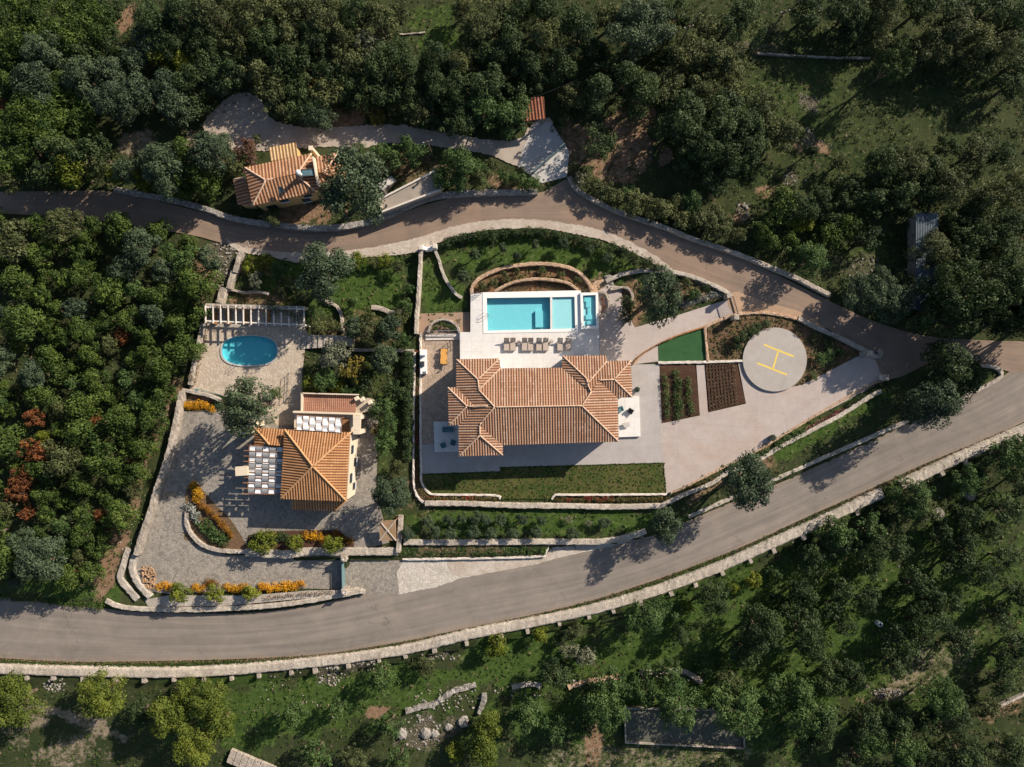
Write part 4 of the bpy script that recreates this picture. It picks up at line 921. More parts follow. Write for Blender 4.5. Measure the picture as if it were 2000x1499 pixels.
# ---- ochre house above the road
Zo = lambda x, y: (400+x/4, 240+y/4)
def zo(*pts): return [Zo(*p) for p in pts]
UZ = 4.6
uh = empty('ochre_house', tuple(P(545, 350, 0)), 0, 'ochre walled house with old terracotta hips and skylights above the upper road', 'house')
roof(uh, [(zo((310,350),(832,240),(722,398),(475,450)), zo((310,350),(832,240))), (zo((310,350),(475,450),(372,650)), zo((310,350),(372,650))),
          (zo((372,650),(475,450),(722,405),(742,432),(872,545)), zo((372,650),(872,545))), (zo((832,240),(890,500),(872,545),(742,432),(722,398)), zo((832,240),(885,540)))],
     [zo((475,450),(722,400)), zo((310,350),(475,450)), zo((372,650),(475,450)), zo((832,240),(722,398)), zo((872,545),(742,432))], TILE3, RIDGE1, UZ, 0.32, 0.5, 0.09)
roof(uh, [(zo((866,268),(1042,230),(930,388),(870,392)), zo((866,268),(1042,230)), 4.3), (zo((1042,230),(1068,292),(1000,420),(965,415),(930,388)), zo((1042,230),(1085,440)), 4.3), (zo((870,394),(930,390),(965,415),(985,470),(900,500)), zo((900,500),(985,470)), 4.3)],
     [zo((1042,230),(930,388)), zo((930,388),(970,420))], TILE3, RIDGE1, 4.3, 0.3, 0.5, 0.09, 'wing_roof')
roof(uh, [(zo((498,196),(710,154),(726,264),(516,302)), zo((498,196),(710,154)), 3.2, 0.2)], [], TILE4, RIDGE1, 3.2, 0.2, 0.5, 0.09, 'porch_roof')
roof(uh, [(zo((220,446),(316,426),(372,640),(256,640)), zo((220,446),(256,640)), 2.8, 0.25)], [zo((220,446),(316,426))], TILE3, RIDGE1, 2.8, 0.25, 0.5, 0.09, 'lean_to_roof')
uf = zo((328,362),(815,258),(868,530),(385,632)); walls(uh, uf, -0.1, UZ+0.02, YELLOW)
walls(uh, zo((830,280),(1030,245),(1060,400),(985,455),(880,480)), -0.1, 4.3, YELLOW, 'wing_wall')
walls(uh, zo((505,215),(700,176),(720,262),(520,298)), -0.1, 3.15, YELLOW, 'porch_wall'); walls(uh, zo((240,452),(312,440),(362,632),(268,632)), -0.1, 2.85, YELLOW, 'lean_to_wall')
edge_openings(uh, uf, UZ, [(2,.12,.24,2.7,4.0,'window'),(2,.5,.62,2.7,4.0,'window'),(2,.75,.9,0.1,2.2,'door'),(2,.2,.32,0.6,2.0,'window'),(0,.2,.3,2.7,4.0,'window')])
mb = MB(); a, b = P(*Zo(852,275), 5.3), P(*Zo(892,498), 5.3); mb.beam(a, b, 0.22, 1.2); mb.build('parapet', CREAM, uh)
def skylight(parent, quad, zs4, name='skylight'):
    q = [P(x, y, z) for (x, y), z in zip(quad, zs4)]; mb = MB()
    for k in range(4): mb.beam(q[k], q[(k+1) % 4], 0.12, 0.16)
    o = mb.build(name, DARKM, parent); g = MB(); g.add([tuple(v) for v in q], [(3, 2, 1, 0)]); g.build('pane', GLASSB, o)
skylight(uh, zo((752,368),(855,362),(862,412),(760,418)), (6.05, 5.5, 5.55, 6.05)); skylight(uh, zo((574,508),(600,502),(608,548),(582,555)), (6.0, 6.0, 5.6, 5.6))
c = P(582, 337, 7.2); mb = MB(); mb.cyl((c.x, c.y, 5.4), 0.28, 1.7, 14); mb.cyl((c.x, c.y, 7.12), 0.38, 0.12, 14); mb.build('chimney', WHITE, uh, True)
c = P(609, 292, 4.2); mb = MB(); mb.box((c.x, c.y, 2.4), (0.5, 0.5, 4.6)); mb.box((c.x, c.y, 4.75), (0.65, 0.65, 0.12)); mb.build('chimney', CREAM, uh)
# ---- flat-roofed concrete building with its stair
fb = empty('flat_concrete_building', tuple(P(800, 375, 0)), 0, 'low flat-roofed concrete building with a raised rim beside the roadside wall', 'building')
fq = zo((1362,602),(1788,382),(1848,520),(1388,695)); walls(fb, fq, -0.1, 2.7, m_concrete('old_concrete', (0.40, 0.345, 0.29), 0.75, None, (0.28, 0.22, 0.17), 0.6), 'wall')
mb = MB()
for k in range(4):
    a, b = P(*fq[k], 2.85), P(*fq[(k+1) % 4], 2.85); d = (b-a).normalized(); mb.beam(a+d*0.14, b-d*0.14 if k % 2 else b+d*0.14, 0.26, 0.3)
mb.build('rim', KERB, fb)
for i, (x, y) in enumerate(((1408,570),(1420,655),(1665,478))):
    c = P(*Zo(x, y), 2.75); mb = MB(); mb.cyl((c.x, c.y, 2.68), 0.12, 0.5, 10); mb.cyl((c.x, c.y, 3.18), 0.2, 0.08, 10); mb.build('vent', DARKM, fb)
st = MB(); a, b = P(*Zo(1385,520), 1.3), P(*Zo(1465,425), 1.3)
for k in range(8):
    c = a.lerp(b, (k+.5)/8); hh = 2.5-0.29*k; st.box((c.x, c.y, hh/2), (1.1, 0.55, hh), math.atan2(b.y-a.y, b.x-a.x)+math.pi/2)
tag(st.build('outdoor_stair', PADC), 'short pale outdoor stair between the broad tree and the flat concrete building', 'stair')
# ---- pavilion beside the pale pad
pv = empty('small_pavilion', tuple(P(1043, 212, 0)), 0, 'small pavilion with a dark red tiled roof just above the pale concrete pad', 'pavilion')
q4 = [(1012,194),(1062,189),(1066,232),(1020,238)]
roof(pv, [(q4, [(1020,238),(1066,232)], 2.9, 0.2)], [], m_tile('dark_red_tiles', (0.40, 0.15, 0.085), (0.30, 0.11, 0.065), (0.11, 0.045, 0.03), (0.45, 0.22, 0.14)), RIDGE1, 2.9, 0.2, 0.5, 0.09)
for x, y in ((1024,196),(1058,193),(1061,228),(1025,233)): c = P(x, y, 2.8); mb = MB(); mb.box((c.x, c.y, 1.4), (0.25, 0.25, 2.9)); mb.build('post', STONE, pv)
mb = MB(); mb.prism([tuple(P(x, y, 3)[:2]) for x, y in ((1016,198),(1060,193),(1060,197),(1016,202))], -0.1, 2.9); mb.build('back_wall', STONE, pv)
# ---- shed under the trees on the right
sh = empty('tin_roofed_shed', tuple(P(1808, 470, 0)), 0, 'shed with a long blue-grey metal roof half hidden under dark trees', 'shed')
TIN = m_plain('blue_tin', (0.07, 0.095, 0.115), 0.5, 0.4, 0.25, 1.2)
walls(sh, [(1792,420),(1829,420),(1829,600),(1792,600)], -0.1, 2.6, STONEG)
mb = MB()
for k in range(14):
    x0 = 1788+k*3.2; vs = [P(x0, 416, 3.1-k*.02), P(x0+1.6, 416, 3.16-k*.02), P(x0+3.2, 416, 3.08-k*.02), P(x0, 606, 3.1-k*.02), P(x0+1.6, 606, 3.16-k*.02), P(x0+3.2, 606, 3.08-k*.02)]
    mb.add([tuple(q) for q in vs], [(3, 4, 1, 0), (4, 5, 2, 1)])
mb.build('roof', TIN, sh)
# ---- pen / tank on the lower slope
tk = empty('walled_tank', tuple(P(1337, 1423, zg(1337, 1423))), 0, 'rectangular tank of dark netting inside a thin pale concrete rim under the trees', 'tank')
zt = zg(1337, 1423); tq = [(1220,1383),(1452,1388),(1453,1461),(1222,1450)]
walls(tk, tq, zt-1.5, zt+0.6, m_ground3('tank_net', (0.12, 0.125, 0.095), (0.16, 0.16, 0.125), (0.09, 0.095, 0.075), 0.4, 2, 8, 0.3), 'net')
mb = MB()
for k in range(4):
    a, b = P(*tq[k], zt+0.72), P(*tq[(k+1) % 4], zt+0.72); d = (b-a).normalized(); mb.beam(a+d*0.1, b-d*0.1 if k % 2 else b+d*0.1, 0.2, 0.5)
mb.build('rim', STONE, tk)
# ---- oval pool, its pergola and steps
op = empty('oval_pool', tuple(P(487, 685, 0)), 0, 'oval turquoise swimming pool set in beige crazy paving', 'pool')
def stadium(cx, cy, hx, hy, n=14, e=2.6):
    return [(cx+hx*math.copysign(abs(math.cos(t))**(2/e), math.cos(t)), cy+hy*math.copysign(abs(math.sin(t))**(2/e), math.sin(t))) for t in [2*math.pi*k/(4*n) for k in range(4*n)]]
oi = stadium(487, 685, 54, 28.5); oo = stadium(487, 685.5, 57, 31)
mb = MB(); n = len(oi)
for k in range(n):
    q = [oo[k], oo[(k+1) % n], oi[(k+1) % n], oi[k]]; mb.prism([tuple(P(x, y, 0.14)[:2]) for x, y in q], -0.05, 0.14)
mb.build('coping', PADC, op); basin(op, oi, 0.14, -0.65, BASIN2); water(op, oi, 0.02)
sheet_o = None
pp = empty('pool_pergola', tuple(P(498, 617, 0)), 0, 'white beamed pergola above the oval pool, half overgrown', 'pergola')
Zl = lambda x, y: (340+x/4, 460+y/4)
qd = [Zl(248,560), Zl(1018,578), Zl(1018,700), Zl(250,668)]
pergola_frame(pp, qd, 2.7, 13, (0.35, 0.35), True, m_plain('weathered_white_wood', (0.66, 0.60, 0.54), 0.85, 0.15, 0.2, 2.5), 0.19)
mb = MB(); a, b = P(*Zl(246,540), 2.2), P(*Zl(1018,565), 2.2); mb.beam((a.x, a.y, 1.1), (b.x, b.y, 1.1), 0.35, 2.3); mb.build('back_wall', STONEW, pp)
stp = empty('stone_steps', tuple(P(640, 665, 0)), 0, 'wide flight of pale stone steps right of the oval pool', 'steps')
for k in range(9):
    x0 = 588+k*11.5; mb = MB(); mb.prism([tuple(P(x, y, .2)[:2]) for x, y in ((x0, 682-k*0.6),(x0+11.4, 681-k*0.6),(x0+12.4, 654+k*.5),(x0+1, 653+k*.5))], -0.05, 0.15+0.17*k); mb.build('step', STONEW, stp)
# ------------------------------------------------------------------ leaves, bushes, trees
def leaf_mesh(name, lumps, Lf, seed, mat, up=0.35, dens=1.0, shell=(0.72, 1.08)):
    """lumps: (x, y, z, rx, ry, rz, tint) ; leaves are small rhombs facing outwards on and in each lump"""
    r = np.random.RandomState(seed); Vs = []; Ts = []
    for (x, y, z, rx, ry, rz, tint) in lumps:
        area = 4*math.pi*((rx*ry)**1.6/3+(rx*rz)**1.6/3+(ry*rz)**1.6/3)**(1/1.6)
        n = max(6, int(area/(Lf*Lf)*0.95*dens))
        d = r.normal(size=(n, 3)); d /= np.linalg.norm(d, axis=1)[:, None]
        low = d[:, 2] < -0.35; d[low, 2] *= -1
        rad = shell[0]+(shell[1]-shell[0])*r.rand(n)
        c = np.array([x, y, z])+d*np.array([rx, ry, rz])*rad[:, None]
        nn = d+r.normal(size=(n, 3))*0.55+np.array([0, 0, up]); nn /= np.linalg.norm(nn, axis=1)[:, None]
        t = np.cross(nn, r.normal(size=(n, 3))); t /= np.linalg.norm(t, axis=1)[:, None]
        b_ = np.cross(nn, t); s = Lf*(0.6+0.8*r.rand(n))[:, None]*0.5
        droop = nn*s*0.35
        q = np.stack([c-t*s-droop, c+b_*s*0.55, c+t*s-droop, c-b_*s*0.55], 1)
        Vs.append(q.reshape(-1, 3)); Ts.append(np.repeat(np.clip(tint+r.normal(size=n)*0.16, 0, 1), 4))
    V = np.concatenate(Vs); T = np.concatenate(Ts); n = len(V)//4
    me = bpy.data.meshes.new(name); me.vertices.add(len(V)); me.vertices.foreach_set('co', V.reshape(-1))
    me.loops.add(n*4); me.loops.foreach_set('vertex_index', np.arange(n*4)); me.polygons.add(n)
    me.polygons.foreach_set('loop_start', np.arange(n)*4); me.polygons.foreach_set('loop_total', np.full(n, 4))
    a = me.attributes.new('tint', 'FLOAT', 'POINT'); a.data.foreach_set('value', T)
    me.materials.append(mat); me.update(); me.validate()
    return me
def crown_lumps(seed, R, hc, habit):
    r = random.Random(seed); out = []
    if habit == 'soft':      # feathery olive: many small uneven tufts
        K = 38; lr = (0.22, 0.36)
    elif habit == 'round':   # tight maquis bush
        K = 20; lr = (0.26, 0.42)
    elif habit == 'gappy':   # open crown
        K = 30; lr = (0.18, 0.32)
    else: K = 26; lr = (0.2, 0.34)
    sx, sy = r.uniform(.88, 1.1), r.uniform(.88, 1.1)
    for k in range(K):
        el = math.asin(r.uniform(-0.5 if habit in ('tree', 'gappy') else -0.35, 1.0)); az = r.uniform(0, 2*math.pi); rad = R*(r.uniform(0.55, 0.86) if habit != 'gappy' else r.uniform(0.45, 0.95))
        w_ = R*r.uniform(*lr)*(r.choice([.55, .8, 1.0, 1.0, 1.15]) if habit != 'round' else r.choice([.7, 1.0, 1.1]))
        x = sx*rad*math.cos(el)*math.cos(az); y = sy*rad*math.cos(el)*math.sin(az); z = hc+0.8*rad*math.sin(el)
        out.append((x, y, z, w_*r.uniform(.85, 1.15), w_*r.uniform(.85, 1.15), w_*r.uniform(.7, .95), r.uniform(.05, .95)))
    for k in range({'round': 0, 'soft': 0}.get(habit, 2)):
        az = r.uniform(0, 6.283); q = R*r.uniform(.92, 1.12); w_ = R*r.uniform(.12, .2); out.append((q*math.cos(az), q*math.sin(az), hc+R*r.uniform(-.25, .3), w_, w_, w_*.8, r.uniform(.1, 1)))
    out.append((0, 0, hc+0.05*R, R*.55, R*.55, R*.5, .3))
    return out
def trunk_mesh(name, seed, R, hc):
    r = random.Random(seed); mb = MB(); tr = 0.07*R+0.05
    fork = hc*0.45
    mb.tube([(0, 0, -0.2), (r.uniform(-.1, .1), r.uniform(-.1, .1), fork*.5), (r.uniform(-.12, .12), r.uniform(-.12, .12), fork)], [tr*1.25, tr, tr*.85], 7)
    for k in range(5):
        a = 2*math.pi*k/5+r.uniform(-.4, .4); q = 0.55*R
        mb.tube([(0, 0, fork*.9), (q*.45*math.cos(a), q*.45*math.sin(a), fork+(hc-fork)*.55), (q*math.cos(a), q*math.sin(a), hc+0.15*R)], [tr*.6, tr*.4, tr*.15], 5)
    me = bpy.data.meshes.new(name); me.from_pydata(mb.v, [], mb.f); me.materials.append(BARK); me.update(); return me
PROTO = {}
def proto(habit, cls, var):
    key = (habit, cls, var)
    if key not in PROTO:
        R = {'s': 1.7, 'm': 2.6, 'l': 3.7}[cls]; hc = R*{'soft': 1.15, 'round': 0.85, 'gappy': 0.95, 'tree': 1.0}[habit]
        sd_ = hash_(habit)*100+{'s': 1, 'm': 2, 'l': 3}[cls]*10+var
        Lf = {'soft': .27, 'round': .30, 'gappy': .30, 'tree': .28}[habit]*{'s': .85, 'm': 1.0, 'l': 1.08}[cls]
        PROTO[key] = (leaf_mesh('crown', crown_lumps(sd_, R, hc, habit), Lf, sd_, L['olive'], dens=1.15 if habit != 'gappy' else 1.05), trunk_mesh('trunk', sd_, R, hc), R, hc)
    return PROTO[key]
def hash_(s): return sum(ord(c)*(i+1) for i, c in enumerate(s)) % 89
SPEC = {  # species: habit, material, tone word, kind, category
 'olive': ('soft', 'olive', 'grey-green', 'olive_tree', 'olive tree'), 'maq': ('round', 'maquis', 'green', 'maquis_bush', 'bush'),
 'ever': ('tree', 'ever', 'dark green', 'evergreen_tree', 'tree'), 'drab': ('tree', 'drab', 'olive-drab', 'scrub_tree', 'tree'),
 'lime': ('round', 'lime', 'yellow-green', 'leafy_shrub', 'shrub'), 'pepper': ('soft', 'pepper', 'yellow-green', 'pepper_tree', 'tree'),
 'bright': ('tree', 'bright', 'bright green', 'fruit_tree', 'tree'), 'pale': ('gappy', 'pale', 'pale grey', 'pale_shrub', 'shrub'),
 'red': ('gappy', 'red', 'rust-red', 'withered_bush', 'bush'), 'gold': ('gappy', 'gold', 'golden', 'golden_shrub', 'shrub'),
 'fig': ('gappy', 'ever', 'dark open-crowned', 'fig_tree', 'tree'), 'magenta': ('gappy', 'magenta', 'purplish', 'bougainvillea', 'shrub'),
}
LM = [("the top left corner",0,0),("the earth track at the top edge",240,40),("the left end of the roadside wall",222,370),("the ochre house's lean-to",462,375),("the shaded gravel yard",460,215),
 ("the bare pale patch in the wood",262,287),("the top grass clearing",840,60),("the gravel lane's bend",690,245),("the small pavilion",1043,212),("the pale concrete pad",1075,290),
 ("the flat concrete building",800,375),("the wooden pole in the wood",1336,80),("the bare earth track",1235,265),("the top dry stone wall",1590,110),("the pinkish rubble patch",1583,200),("the blue tin roof",1808,430),
 ("the top right corner",2000,0),("the right edge by the junction",2000,620),("the end of the far road wall",1622,577),("the ochre rubble heap",1450,415),("the round helipad",1513,702),
 ("the end of the curled kerb",1715,695),("the left road edge",0,425),("the weathered timber",397,500),("the oval pool",487,685),("the rust-red bushes",75,800),("the orange withered bush",45,945),("the bright bush in the scrub",90,850),
 ("the long estate wall",300,950),("the bottom of the scrub",150,1140),("the left picture edge",0,700),("the woodpile",293,1128),("the yellow flower bed",385,792),("the orange-roofed house",615,905),("the cloth pergola",518,917),
 ("the stone steps",640,665),("the whitewashed garden wall",818,560),("the left lawn corner",825,960),("the lavender terrace",1030,1020),("the bottom left corner",0,1499),("the first wall buttresses",110,1340),
 ("the fallen stone steps",505,1480),("the white boulders",840,1430),("the old stone loop",900,1360),("the walled tank",1337,1423),("the broken ochre wall",1160,1330),("the wall gap by the lower road",1742,955),
 ("the white shed roof speck",1713,1216),("the rubble streak",1735,1353),("the bottom right corner",2000,1499),("the white terrace edge",1970,1375),("the right road edge",2000,850),("the bottom edge",1160,1499),("the villa pool",1040,600),("the hot tub",1151,607),
 ("the grassy hollow top right",1900,250),("the right edge's dark trees",2000,330),("the orchard's middle",1480,1230),("the slope below the buttresses",1250,1150),("the lower field's right part",1850,1150)]
TREES = []   # (root, label parts, px, py)
def size_word(r): return 'small' if r < 22 else 'mid-sized' if r < 36 else 'large' if r < 48 else 'very broad'
rt = random.Random(11)
def tree(px, py, r, sp, tall=1.0, label=None, group=None, zbase=None):
    habit, mat, tone, nm, cat = SPEC[sp]; rm = r*M
    cls = 's' if rm < 2.1 else 'm' if rm < 3.1 else 'l'
    crown, trunk, R, hc = proto(habit, cls, rt.randint(0, 5 if habit != 'gappy' else 4))
    tall *= 1.1*(1.4 if (px > 1760 and 530 < py < 650) or (px < 480 and 285 < py < 380) else .78 if (480 < px < 1010 and 200 < py < 262) else 1.0)
    s = rm/R*1.0; sz = s*tall*rt.uniform(.92, 1.08); z0 = zg(px, py) if zbase is None else zbase
    q = P(px, py, z0+hc*sz)
    root = empty(nm, (q.x, q.y, z0), rt.uniform(0, 6.28)); root.scale = (s*rt.uniform(.86, 1.12), s*rt.uniform(.86, 1.12), sz)
    root['category'] = cat
    o = bpy.data.objects.new('crown', crown); COL.objects.link(o); o.parent = root
    o.material_slots[0].link = 'OBJECT'; o.material_slots[0].material = L[mat]
    t = bpy.data.objects.new('trunk', trunk); COL.objects.link(t); t.parent = root
    if label: root['label'] = label
    else: TREES.append((root, size_word(r), tone, cat, px, py))
    if group: root['group'] = group
    return root
ORD = ['nearest', 'second nearest', 'third nearest', 'fourth nearest', 'fifth nearest', 'sixth nearest', 'seventh nearest', 'eighth nearest', 'ninth nearest', 'tenth nearest', 'eleventh nearest', 'twelfth nearest']
def label_trees():
    by = {}
    for t in TREES:
        root, sw, tone, cat, px, py = t
        lm = min(LM, key=lambda l: math.hypot(l[1]-px, l[2]-py)); dx, dy = px-lm[1], py-lm[2]
        d = ('right of' if dx > 0 else 'left of') if abs(dx) > abs(dy) else ('below' if dy > 0 else 'above')
        by.setdefault((lm[0], d, sw, tone, cat), []).append((math.hypot(dx, dy), root))
    for (lm, d, sw, tone, cat), v in by.items():
        v.sort(key=lambda a: a[0])
        for i, (_, root) in enumerate(v):
            rel = f'{ORD[min(i, 11)]} {d} {lm}' if len(v) > 1 else f'{d} {lm}'
            root['label'] = f'{sw} {tone} {cat} {rel}' if tone.split()[0] not in ('dark',) or 'open' not in tone else f'{sw} dark open-crowned {cat} {rel}'
